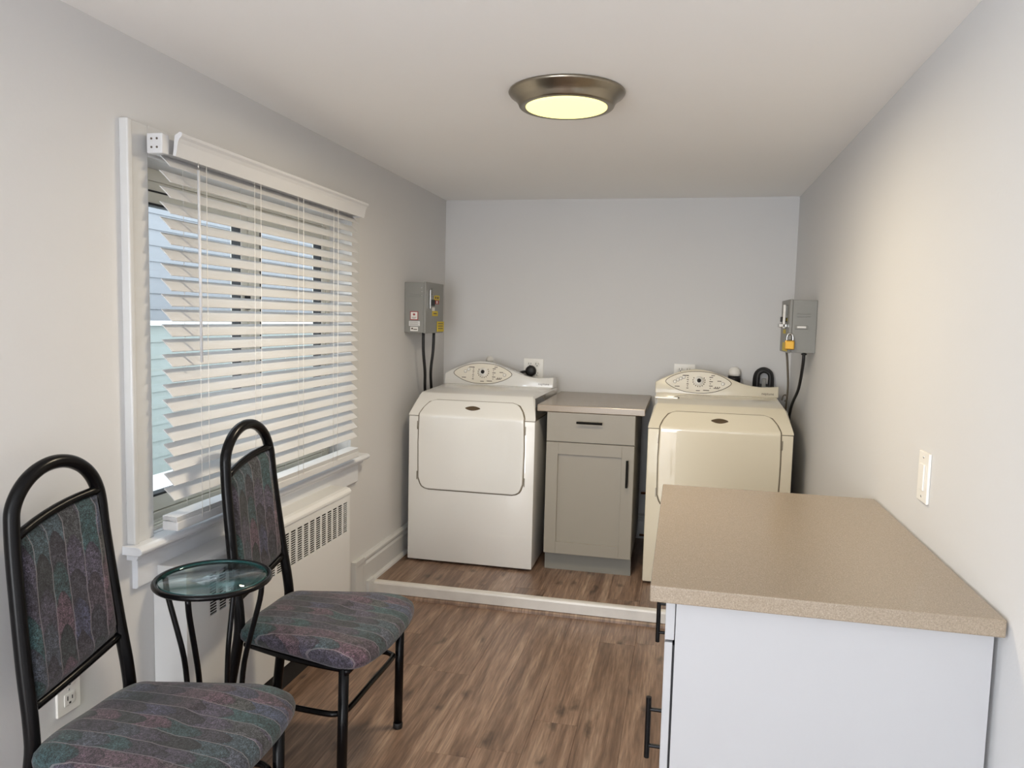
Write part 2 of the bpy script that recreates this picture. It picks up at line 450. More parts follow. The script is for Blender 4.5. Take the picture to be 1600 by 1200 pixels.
# ceiling and walls
struct('ceiling', B(XL - 0.2, XR + 0.12, YN - 0.1, YB + 0.1, ZC, ZC + 0.1), m_ceil)
struct('wall_back', B(XL - 0.2, XR + 0.12, YB, YB + 0.1, -0.1, ZC), m_wall)
struct('wall_right', B(XR, XR + 0.1, YN - 0.1, YB, -0.1, ZC), m_wall)
bm = bmesh.new()
xo = XL - 0.17
box(bm, xo, XL, YN - 0.1, -1.55, -0.1, ZC); box(bm, xo, XL, -0.35, WY0, -0.1, ZC); box(bm, xo, XL, -1.55, -0.35, -0.1, 0.77); box(bm, xo, XL, -1.55, -0.35, 1.83, ZC); box(bm, xo, XL, WY1, YB, -0.1, ZC)
box(bm, xo, XL, WY0, WY1, -0.1, WZ0); box(bm, xo, XL, WY0, WY1, WZ1, ZC)
bmesh.ops.remove_doubles(bm, verts=bm.verts[:], dist=1e-5)
struct('wall_left', bm, m_wall)
bm = bmesh.new()
box(bm, XL, -1.38, YN - 0.1, YN, -0.1, ZC); box(bm, 0.08, XR, YN - 0.1, YN, -0.1, ZC); box(bm, -1.38, 0.08, YN - 0.1, YN, 2.0, ZC)  # opening left for the assumed doorway and its added light
struct('wall_near', bm, m_wall)
bm = bmesh.new()  # assumed frame round the unseen doorway light
box(bm, -1.38, -1.35, YN - 0.1, YN + 0.01, 0, 1.97); box(bm, 0.05, 0.08, YN - 0.1, YN + 0.01, 0, 1.97); box(bm, -1.38, 0.08, YN - 0.1, YN + 0.01, 1.97, 2.0)
struct('assumed_door_frame', bm, m_trim, label='white frame of an assumed doorway for the added door light, outside the picture')

# window: sashes in the opening, casing, sill, apron
win = struct('window_1', B(XL - 0.16, XL - 0.09, WY0, WY1, WZ0, WZ0 + 0.028, bev=0.003), m_vinyl)
def wpart(name, bm, mat, **k): return obj(name, bm, mat, win, **k)
wpart('frame_top', B(XL - 0.16, XL - 0.09, WY0, WY1, WZ1 - 0.035, WZ1, bev=0.002), m_vinyl)
wpart('frame_side', B(XL - 0.16, XL - 0.09, WY0, WY0 + 0.03, WZ0 + 0.028, WZ1 - 0.035), m_vinyl)
wpart('frame_side', B(XL - 0.16, XL - 0.09, WY1 - 0.03, WY1, WZ0 + 0.028, WZ1 - 0.035), m_vinyl)
wpart('sill_track', B(XL - 0.09, XL + 0.0, WY0, WY1, WZ0 - 0.01, WZ0 + 0.004), m_sillp)
for t_ in (0.02, 0.045, 0.066):
    wpart('track_rib', B(XL - 0.09 + t_, XL - 0.085 + t_, WY0 + 0.003, WY1 - 0.003, WZ0 + 0.004, WZ0 + 0.014), m_vinyl)
def sash(y0, y1, x):
    bm = bmesh.new(); fw = 0.048; z0, z1 = WZ0 + 0.03, WZ1 - 0.036; tr_ = 0.066
    box(bm, x - 0.02, x + 0.02, y0, y0 + fw, z0, z1, bev=0.002); box(bm, x - 0.02, x + 0.02, y1 - fw, y1, z0, z1, bev=0.002)
    box(bm, x - 0.02, x + 0.02, y0 + fw, y1 - fw, z0, z0 + fw, bev=0.002); box(bm, x - 0.02, x + 0.02, y0 + fw, y1 - fw, z1 - tr_, z1, bev=0.002)
    s = wpart('sash', bm, m_vinyl)
    bm = bmesh.new(); g = 0.006
    a0, a1, b0, b1 = y0 + fw, y1 - fw, z0 + fw, z1 - tr_
    box(bm, x - 0.012, x + 0.0225, a0 - 0.001, a0 + g, b0, b1); box(bm, x - 0.012, x + 0.0225, a1 - g, a1 + 0.001, b0, b1)
    box(bm, x - 0.012, x + 0.0225, a0 + g, a1 - g, b0 - 0.001, b0 + g); box(bm, x - 0.012, x + 0.0225, a0 + g, a1 - g, b1 - g, b1 + 0.001)
    obj('gasket', bm, m_gasket, s)
    obj('pane', B(x - 0.003, x + 0.003, a0 + 0.001, a1 - 0.001, b0 + 0.001, b1 - 0.001), m_glass, s)
sash(WY0 + 0.032, 2.525, XL - 0.115)
sash(2.56, WY1 - 0.032, XL - 0.115)
wpart('mullion', B(XL - 0.15, XL - 0.09, 2.527, 2.558, WZ0 + 0.028, WZ1 - 0.035), m_vinyl)
wpart('top_seal', B(XL - 0.096, XL - 0.092, WY0 + 0.034, 2.52, WZ1 - 0.068, WZ1 - 0.063), m_gasket)
wpart('latch', B(XL - 0.093, XL - 0.082, 2.50, 2.525, 1.40, 1.47, bev=0.003), m_gasket)
# casing boards (left, right, head), stool and apron
cy0, cy1, cz1 = 1.766, 3.262, 1.897
def casing(name, y0, y1, z0, z1):
    bm = bmesh.new(); box(bm, XL - 0.001, XL + 0.018, y0, y1, z0, z1, bev=0.003)
    return bm
bm = casing('c', cy0 + 0.017, WY0, WZ0, cz1 - 0.0)
wpart('casing', bm, m_trim)
wpart('back_band', B(XL - 0.001, XL + 0.027, cy0, cy0 + 0.018, WZ0, cz1, bev=0.004), m_trim)
wpart('casing', casing('c', WY1, cy1, WZ0, cz1), m_trim)
wpart('casing', casing('c', WY0, WY1, WZ1, cz1), m_trim)
bm = bmesh.new()
prof = [(XL - 0.09, 0.714), (XL + 0.052, 0.714), (XL + 0.06, 0.720), (XL + 0.062, 0.728), (XL + 0.056, 0.736), (XL + 0.046, 0.739), (XL - 0.09, 0.739)]
prism(bm, prof, 'y', 1.748, 3.30, bev=0.0015, seg=1)
for v in bm.verts:
    pass
wpart('stool', bm, m_sillp)
prof = [(XL - 0.001, 0.714), (XL + 0.034, 0.714), (XL + 0.036, 0.704), (XL + 0.03, 0.695), (XL - 0.001, 0.695)]
wpart('stool_moulding', PR(prof, 'y', 1.765, 3.285), m_sillp)
prof = [(XL - 0.001, 0.695), (XL + 0.018, 0.695), (XL + 0.018, 0.612), (XL + 0.012, 0.606), (XL - 0.001, 0.606)]
wpart('apron', PR(prof, 'y', 1.785, 3.262, bev=0.001, seg=1), m_sillp)

bm = bmesh.new()  # added frame for the unseen side fill light
for a in ((-1.60, -1.55, 0.72, 1.88), (-0.35, -0.30, 0.72, 1.88)): box(bm, XL - 0.12, XL + 0.018, *a, bev=0.002)
for a in ((-1.55, -0.35, 0.72, 0.77), (-1.55, -0.35, 1.83, 1.88)): box(bm, XL - 0.12, XL + 0.018, *a, bev=0.002)
struct('side_fill_frame', bm, m_trim, label='white frame of an added opening for the side fill light, outside the picture')

# baseboards
bp = [(0, 0.0), (0.020, 0.0), (0.020, 0.105), (0.014, 0.118), (0.016, 0.128), (0.024, 0.132), (0.024, 0.142), (0.012, 0.150), (0, 0.150)]
bb = struct('baseboard_left', PR([(XL + x, ZP + z) for x, z in bp], 'y', 3.33, YB), m_trim)
obj('shoe_moulding', PR([(XL + 0.02, ZP), (XL + 0.036, ZP), (XL + 0.034, ZP + 0.010), (XL + 0.028, ZP + 0.017), (XL + 0.02, ZP + 0.019)], 'y', YS - 0.03, YB), m_trim, bb)
bm = bmesh.new()   # upright band with mitred corner where the baseboard stops before the step
prism(bm, [(3.228, 0.0), (3.228, ZP + 0.152), (3.33, ZP + 0.152), (3.33, ZP + 0.126), (3.258, ZP + 0.126), (3.258, 0.0)], 'x', XL, XL + 0.025, bev=0.0015, seg=1)
obj('end_return', bm, m_trim, bb)
obj('riser_board', B(XL, XL + 0.0195, 3.258, 3.36, 0.0, ZP + 0.126), m_trim, bb)
obj('end_block', B(XL, XL + 0.034, 3.36, YS + 0.0, 0.0, ZP + 0.022, bev=0.003), m_trim, bb)
struct('baseboard_back', PR([(YB - x, ZP + z) for x, z in bp], 'x', XL + 0.03, XR), m_trim)

# ------------------------------------------------------------------ outside the window
gr = struct('ground', B(-9, XL - 0.18, -1, 12, 0.05, 0.2), m_ground, label='pale concrete yard outside the window')
hs = thing('neighbour_house', 'pale blue-grey clapboard house wall seen through the window panes', 'house', (-4.9, 6.0, 0.2))
obj('wall', B(-0.3, -0.03, -4.5, 6, 0, 4.2), m_siding, hs)
first = None
for k in range(28):
    z = k * 0.15
    if first is None:
        bm = bmesh.new(); prism(bm, [(-0.029, 0), (0.0, 0), (-0.012, 0.15), (-0.029, 0.15)], 'y', -4.5, 6)
        first = obj('clapboard', bm, m_siding, hs)
    else:
        copy_of(first, hs, (0, 0, z))
fe = thing('garden_fence', 'low pale green board fence with white cap outside the window', 'fence', (-3.7, 6.0, 0.2))
first = None
for k in range(9):
    if first is None:
        bm = bmesh.new(); prism(bm, [(-0.02, 0), (0.004, 0), (-0.006, 0.118), (-0.02, 0.118)], 'y', -4, 6)
        first = obj('board', bm, m_green, fe)
    else:
        copy_of(first, fe, (0, 0, k * 0.12))
obj('cap_rail', B(-0.05, 0.03, -4, 6, 1.08, 1.115, bev=0.004), m_trim, fe)
for k in range(4):
    obj('post', B(-0.09, -0.021, -3.6 + k * 2.4, -3.51 + k * 2.4, 0, 1.079), m_green, fe)

# ------------------------------------------------------------------ venetian blind
vb = thing('venetian_blind', 'white two-inch slatted blind hanging over the window, slats half open', 'blind', (XL + 0.062, 2.49, 1.80))
def vp(name, bm, mat, **k): return obj(name, bm, mat, vb, **k)
SY = 0.625
# cross sections are in local x (wall = -0.062) and z
vp('headrail', B(-0.040, 0.012, -SY - 0.002, SY + 0.002, 0.02, 0.062, bev=0.002), m_slat)
for s in (-1, 1):
    bk = vp('bracket', B(-0.030, 0.019, s * (SY + 0.003) - (0.0 if s > 0 else 0.030), s * (SY + 0.003) + (0.018 if s > 0 else 0.0), 0.016, 0.070, bev=0.003), m_slat)
    if s < 0:
        for a in (-0.014, 0.003):
            for c in (0.032, 0.055):
                obj('screw_hole', L([(0, -0.0345), (0.0030, -0.0345), (0.0030, -0.031)], seg=10, center=(a + 0.0, -SY, c - 0.0), axis='y'), m_print, bk)
crown = [(0.008, 0.016), (0.017, 0.014), (0.024, 0.052), (0.029, 0.062), (0.036, 0.068), (0.038, 0.076), (0.030, 0.080), (0.014, 0.070)]
vp('valance', PR([(x + 0.018, z) for x, z in crown], 'y', -SY + 0.002, SY + 0.018), m_slat)
def slat_bm(half=SY):
    bm = bmesh.new(); n = 6; wdt = 0.0238; top = []; bot = []
    for i in range(n + 1):
        t = -1 + 2 * i / n
        z = 0.0008 * (1 - t * t)
        top.append((t * wdt, z + 0.0013)); bot.append((t * wdt, z - 0.0013))
    prism(bm, top + bot[::-1], 'y', -half, half)
    return bm
tilt = rad(44)
s0 = obj('slat', slat_bm(), m_slat, vb, autos=40)
npitch = 0.0428
NS = 23
for k in range(NS):
    o = s0 if k == 0 else copy_of(s0, vb)
    o.location = (0, 0, 0.004 - k * npitch)
    o.rotation_euler = (0, tilt, 0)
zb = -1.0
for k in range(4):
    o = copy_of(s0, vb); o.location = (0.0, 0, zb - 0.003 - k * 0.0034); o.rotation_euler = (0, rad(3), 0)
vp('bottom_rail', B(-0.026, 0.026, -SY, SY, zb - 0.044, zb - 0.0165, bev=0.004), m_slat)
for y in (-0.51, -0.215, 0.075, 0.365):
    for x in (-0.029, 0.029):
        vp('ladder_cord', T([(x * 0.9, y, 0.02), (x * 0.9, y, zb - 0.03)], 0.0009, 6), m_cord)
    vp('lift_cord', T([(0.031, y + 0.03, 0.02), (0.031, y + 0.03, zb - 0.02)], 0.0011, 6), m_cord)
wd = vp('tilt_wand', T([(0.036, -0.525, -0.005), (0.038, -0.522, -0.56)], 0.0045, 6), m_slat)
obj('hook', T([(0.034, -0.525, 0.02), (0.037, -0.525, -0.004)], 0.0015, 6), m_chrome, wd)

# ------------------------------------------------------------------ radiator cover under the window
RX = 0.11
rc = thing('radiator_cover', 'white enamel radiator cover with rows of black slots under the window', 'radiator', (XL, 1.87, 0.0))
RL = 2.975 - 1.87
rc_z0, rc_z1 = 0.10, 0.622
bm = bmesh.new()
gz0, gz1 = 0.462, 0.592          # slot band
ga, gb = 0.105, RL - 0.022
# front sheet with a real opening behind the slot grid
box(bm, RX - 0.006, RX, 0, RL, rc_z0, gz0); box(bm, RX - 0.006, RX, 0, RL, gz1, rc_z1)
box(bm, RX - 0.006, RX, 0, ga, gz0, gz1); box(bm, RX - 0.006, RX, gb, RL, gz0, gz1)
box(bm, 0.001, RX - 0.006, 0, 0.006, rc_z0, rc_z1); box(bm, 0.001, RX - 0.006, RL - 0.006, RL, rc_z0, rc_z1)
bmesh.ops.remove_doubles(bm, verts=bm.verts[:], dist=1e-5)
obj('front_panel', bm, m_cover, rc)
prof = [(0.001, 0.622), (RX + 0.004, 0.622), (RX + 0.004, 0.634), (RX - 0.004, 0.646), (RX - 0.018, 0.650), (0.001, 0.650)]
obj('top_lid', PR(prof, 'y', -0.004, RL + 0.004, bev=0.002), m_cover, rc)
# grid: uprights and louvre bars between slots
ncol = 20; bm = bmesh.new(); cw = (gb - ga) / ncol; nr = 15; rh = (gz1 - gz0) / nr
for i in range(ncol + 1):
    y = ga + i * cw
    box(bm, RX - 0.0025, RX - 0.0002, y - 0.0065, y + 0.0065, gz0, gz1)
for j in range(1, nr):
    z = gz0 + j * rh
    box(bm, RX - 0.0024, RX - 0.0004, ga, gb, z - 0.0013, z + 0.0013)
g = obj('slot_grille', bm, m_cover, rc)
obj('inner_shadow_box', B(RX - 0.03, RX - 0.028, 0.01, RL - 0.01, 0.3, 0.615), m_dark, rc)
obj('toe_gap_shade', B(0.001, RX - 0.02, 0.01, RL - 0.01, 0.0, rc_z0 + 0.0), m_dark, rc)  # near-black block puts the shade of the gap under the cover into colour

# ------------------------------------------------------------------ chairs
def make_chair(label, loc):
    t = thing('dining_chair', label, 'chair', loc)
    TR = 0.0158
    # one bent tube: rear legs + uprights + hoop
    pts = []
    side = [(-0.060, 0.160, 0.0), (-0.035, 0.152, 0.22), (0.0, 0.146, 0.42), (0.0, 0.143, 0.50), (-0.018, 0.138, 0.62), (-0.035, 0.132, 0.75), (-0.048, 0.127, 0.86), (-0.053, 0.124, 0.925)]
    left = [(x, -y, z) for x, y, z in side]
    arch = [(-0.055 - 0.004 * sin(a), -0.124 * cos(a), 0.925 + 0.118 * sin(a)) for a in [rad(d) for d in range(18, 163, 18)]]
    P = left + arch + side[::-1]
    # keep the foot straight, smooth the rest
    bm = bmesh.new(); tube(bm, smooth_path(P, 4), TR, 14)
    obj('back_frame', bm, m_blackmetal, t)
    def rail(z0, z1, x, hw, bow):
        pts = []
        for i in range(9):
            s = -1 + 2 * i / 8
            pts.append((x - 0.010 * (1 - s * s), s * hw, z0 + (z1 - z0) * (i / 8) + bow * (1 - s * s)))
        return T(pts, 0.0105, 10)
    obj('back_rail', rail(0.898, 0.955, -0.050, 0.124, 0.010), m_blackmetal, t)
    obj('back_rail', rail(0.532, 0.592, -0.012, 0.138, -0.012), m_blackmetal, t)
    # padded back panel, sheared like the rails
    bm = bmesh.new(); nu, nv = 14, 18; F = []; Bk = []
    for i in range(nu + 1):
        s = -1 + 2 * i / nu; rf = []; rb = []
        for j in range(nv + 1):
            q = j / nv
            hw = 0.132 + (0.117 - 0.132) * q
            y = s * hw * 0.955
            zlo = 0.532 + 0.060 * (s + 1) / 2 - 0.012 * (1 - s * s) + 0.010
            zhi = 0.898 + 0.057 * (s + 1) / 2 + 0.010 * (1 - s * s) - 0.010
            z = zlo + (zhi - zlo) * q
            xb = -0.014 - 0.038 * q - 0.010 * (1 - s * s)
            edge = min(1, min((1 - abs(s)) * 7, q * 9, (1 - q) * 9)); edge = math.sqrt(max(0, edge * (2 - edge)))
            rf.append(bm.verts.new((xb + 0.002 + 0.014 * edge, y, z))); rb.append(bm.verts.new((xb - 0.003 - 0.008 * edge, y, z)))
        F.append(rf); Bk.append(rb)
    for i in range(nu):
        for j in range(nv):
            bm.faces.new((F[i][j], F[i + 1][j], F[i + 1][j + 1], F[i][j + 1])); bm.faces.new((Bk[i][j], Bk[i][j + 1], Bk[i + 1][j + 1], Bk[i + 1][j]))
    for i in range(nu):
        for j in (0, nv): bm.faces.new((F[i][j], Bk[i][j], Bk[i + 1][j], F[i + 1][j]))
    for j in range(nv):
        for i in (0, nu): bm.faces.new((F[i][j], F[i][j + 1], Bk[i][j + 1], Bk[i][j]))
    obj('backrest', bm, m_fabric, t, smooth=True)
    # seat: rounded trapezoid pad
    ctrl = [(-0.005, 0), (-0.005, 0.10), (0.015, 0.160), (0.075, 0.178), (0.22, 0.212), (0.335, 0.238), (0.395, 0.232), (0.428, 0.195), (0.447, 0.10), (0.452, 0)]
    ring = ctrl + [(x, -y) for x, y in ctrl[-2:0:-1]]
    sp = smooth_path([(x, y, 0) for x, y in ring], 5, closed=True)
    cxm = 0.215
    levels = [(0.90, 0.418), (0.965, 0.419), (0.995, 0.428), (1.0, 0.440), (0.985, 0.454), (0.93, 0.466), (0.80, 0.474), (0.55, 0.478), (0.25, 0.479)]
    bm = bmesh.new(); rings = []
    for s, z in levels:
        rings.append([bm.verts.new((cxm + (p.x - cxm) * s, p.y * s, z - 0.010 * max(0, (p.x - 0.30)) / 0.15)) for p in sp])
    for a, b in zip(rings, rings[1:]):
        for k in range(len(sp)): bm.faces.new((a[k], a[(k + 1) % len(sp)], b[(k + 1) % len(sp)], b[k]))
    bm.faces.new(rings[0]); c = bm.verts.new((cxm, 0, 0.480))
    for k in range(len(sp)): bm.faces.new((rings[-1][k], rings[-1][(k + 1) % len(sp)], c))
    obj('seat', bm, m_fabric, t, smooth=True)
    obj('seat_frame', T(smooth_path([(0.02, -0.14, 0.405), (0.20, -0.19, 0.405), (0.365, -0.213, 0.405), (0.385, -0.19, 0.405), (0.385, 0.19, 0.405), (0.365, 0.213, 0.405), (0.20, 0.19, 0.405), (0.02, 0.14, 0.405)], 4), 0.009, 8), m_blackmetal, t)
    for s in (-1, 1):
        lg = obj('leg', T([(0.372, s * 0.216, 0.415), (0.366, s * 0.219, 0.004)], 0.0145, 14), m_blackmetal, t)
        obj('foot_cap', L([(0, 0), (0.0155, 0), (0.0165, 0.004), (0.0165, 0.018), (0.0148, 0.020)], seg=14, center=(0.366, s * 0.219, 0)), m_rubber, lg)
    zs = 0.265
    st = [(-0.025, -0.152, zs - 0.01), (0.15, -0.185, zs - 0.005), (0.30, -0.205, zs), (0.345, -0.198, zs), (0.362, -0.165, zs), (0.362, 0, zs), (0.362, 0.165, zs), (0.345, 0.198, zs), (0.30, 0.205, zs), (0.15, 0.185, zs - 0.005), (-0.025, 0.152, zs - 0.01)]
    obj('stretcher', T(smooth_path(st, 4), 0.0085, 10), m_blackmetal, t)
    return t
c1 = make_chair('black tubular hoop-back chair nearest the camera beside the wall outlet', (-1.31, 1.415, 0))
def dup(root, loc, label):
    r = root.copy(); col.objects.link(r); r.location = loc; r['label'] = label
    for ch in list(root.children):
        c = ch.copy(); col.objects.link(c); c.parent = r
        for g_ in ch.children:
            d = g_.copy(); col.objects.link(d); d.parent = c
    return r
c2 = dup(c1, (-1.25, 2.09, 0), 'black tubular hoop-back chair standing before the window blind and radiator cover')
for c in (c1, c2): c['group'] = 'hoop-back chairs along the window wall'

# ------------------------------------------------------------------ side table
tb = thing('side_table', 'small round glass-topped black wire side table between the two chairs', 'table', (-1.175, 1.714, 0))
R0 = 0.142; ZT = 0.690
ringp = [(R0 * cos(2 * pi * k / 48), R0 * sin(2 * pi * k / 48), ZT) for k in range(48)]
obj('top_ring', T(ringp, 0.0075, 10, closed=True), m_blackmetal, tb)
gl = obj('glass_top', L([(0, ZT + 0.0015), (R0 - 0.009, ZT + 0.0015), (R0 - 0.009, ZT + 0.0065), (0, ZT + 0.0065)], seg=64), m_tglass, tb)
obj('glass_rim', L([(R0 - 0.0088, ZT + 0.0012), (R0 - 0.0078, ZT + 0.002), (R0 - 0.0078, ZT + 0.006), (R0 - 0.0088, ZT + 0.0068)], seg=64), m_tglass_edge, gl)
prof = [(0.132, 0.686), (0.126, 0.64), (0.105, 0.56), (0.083, 0.47), (0.074, 0.38), (0.071, 0.30), (0.073, 0.22), (0.082, 0.12), (0.098, 0.035), (0.104, 0.004)]
for a in (8, 98, 188, 278):
    a_ = rad(a)
    obj('leg', T(smooth_path([(r * cos(a_), r * sin(a_), z) for r, z in prof], 3), 0.0072, 10), m_blackmetal, tb)
obj('waist_ring', T([(0.072 * cos(2 * pi * k / 32), 0.072 * sin(2 * pi * k / 32), 0.255) for k in range(32)], 0.005, 8, closed=True), m_blackmetal, tb)

# ------------------------------------------------------------------ laundry machines
MW = 0.686
PROF = [(0.0, 0.012), (0.0, 0.800), (0.004, 0.817), (0.100, 0.905), (0.112, 0.911), (0.60, 0.922), (0.72, 0.922), (0.72, 0.012)]
def on_front(s):
    """arc position up the front -> (y, z) and outward normal"""
    pts = [(0.0, 0.30), (0.0, 0.790), (0.0012, 0.796), (0.0045, 0.8015), (0.014, 0.811), (0.100, 0.905)]
    acc = 0
    for a, b in zip(pts, pts[1:]):
        d = math.hypot(b[0] - a[0], b[1] - a[1])
        if s <= acc + d or b is pts[-1]:
            q = (s - acc) / d
            n = Vector((-(b[1] - a[1]), (b[0] - a[0]))).normalized()
            return a[0] + (b[0] - a[0]) * q, a[1] + (b[1] - a[1]) * q, n
        acc += d
def door_outline(inset=0.0):
    # (x, s) with s measured from z=0.30 upwards
    pts = [(-0.285, 0.150), (-0.262, 0.112), (-0.225, 0.103), (0.225, 0.103), (0.262, 0.112), (0.285, 0.150), (0.288, 0.35), (0.284, 0.505), (0.270, 0.545), (0.245, 0.585), (0.205, 0.600), (0.0, 0.600),
           (-0.205, 0.600), (-0.245, 0.585), (-0.270, 0.545), (-0.284, 0.505), (-0.288, 0.35)]
    return [(x * (1 - inset / 0.285), s + (inset if s < 0.35 else -inset if s > 0.35 else 0)) for x, s in pts]
def door_bm(grow, t0, t1):
    """slab that follows the bent front; rows of constant s"""
    out = door_outline(-grow)
    smin, smax = min(p[1] for p in out), max(p[1] for p in out)
    def half(s):
        xs = []
        n = len(out)
        for i in range(n):
            (xa, sa), (xb, sb) = out[i], out[(i + 1) % n]
            if (sa - s) * (sb - s) <= 0 and sa != sb:
                xs.append(xa + (xb - xa) * (s - sa) / (sb - sa))
        return max(abs(x) for x in xs) if xs else 0.2
    rows = [smin, smin + 0.006, smin + 0.016, smin + 0.03, smin + 0.06, 0.25, 0.35, 0.44, 0.480, 0.500, 0.505, 0.520, 0.545, 0.56, 0.575, 0.588, smax - 0.004, smax]
    rows += [0.489, 0.492, 0.4935, 0.4965, smin + 0.002, smin + 0.004, smax - 0.002, smax - 0.007]
    rows = sorted(set(r for r in rows if smin <= r <= smax))
    bm = bmesh.new(); A = []; Bq = []; dx = (0, 0.002, 0.004, 0.007, 0.012, 0.04); nx = 2 * len(dx) + 1
    for s in rows:
        h = half(min(max(s, smin + 1e-4), smax - 1e-4)); y, z, n = on_front(s)
        edge_s = min(s - smin, smax - s)
        ra = []; rb = []
        for i in range(nx + 1):
            x = -h + dx[i] if i < len(dx) else (h - dx[nx - i] if nx - i < len(dx) else (-0.1 if i == len(dx) else 0.1))
            e = min(edge_s, h - abs(x)); k = min(1, e / 0.006); k = math.sqrt(max(0, k * (2 - k)))
            tt = t0 + (t1 - t0) * (0.25 + 0.75 * k)
            ra.append(bm.verts.new((x, y + n.x * tt, z + n.y * tt)))
            rb.append(bm.verts.new((x, y - n.x * 0.004, z - n.y * 0.004)))
        A.append(ra); Bq.append(rb)
    m = len(rows)
    for j in range(m - 1):
        for i in range(nx):
            bm.faces.new((A[j][i], A[j][i + 1], A[j + 1][i + 1], A[j + 1][i]))
            bm.faces.new((Bq[j][i], Bq[j + 1][i], Bq[j + 1][i + 1], Bq[j][i + 1]))
        for i in (0, nx): bm.faces.new((A[j][i], A[j + 1][i], Bq[j + 1][i], Bq[j][i]))
    for i in range(nx):
        for j in (0, m - 1): bm.faces.new((A[j][i], Bq[j][i], Bq[j][i + 1], A[j][i + 1]))
    return bm
def console_bm():
    # front outline in (x, z) measured from cabinet top; extruded back, front leaning back
    prof = [(-0.334, 0.918), (-0.334, 0.980), (-0.300, 1.000), (-0.262, 1.018), (-0.19, 1.046), (-0.145, 1.056), (-0.11, 1.059), (-0.075, 1.057), (-0.03, 1.049), (0.055, 1.020), (0.14, 0.988), (0.19, 0.977), (0.24, 0.972), (0.30, 0.975), (0.334, 0.979), (0.334, 0.918)]
    bm = bmesh.new()
    def ly(z): return 0.575 + (z - 0.918) * 0.22
    f = [bm.verts.new((x, ly(z), z)) for x, z in prof]
    b = [bm.verts.new((x, 0.70, max(0.918, z - 0.006))) for x, z in prof]
    bm.faces.new(f); bm.faces.new(b); n = len(f)
    for i in range(n): bm.faces.new((f[i], f[(i + 1) % n], b[(i + 1) % n], b[i]))
    bmesh.ops.recalc_face_normals(bm, faces=bm.faces[:])
    es = [e for e in bm.edges if e.calc_face_angle(0) > 0.8 and all(abs(v.co.y - ly(v.co.z)) < 1e-4 for v in e.verts)]
    bmesh.ops.bevel(bm, geom=es, offset=0.005, segments=3, profile=0.5, affect='EDGES')
    return bm
def conpt(x, z, out=0.0):
    y = 0.575 + (z - 0.918) * 0.22
    return (x, y - out, z + out * 0.21)
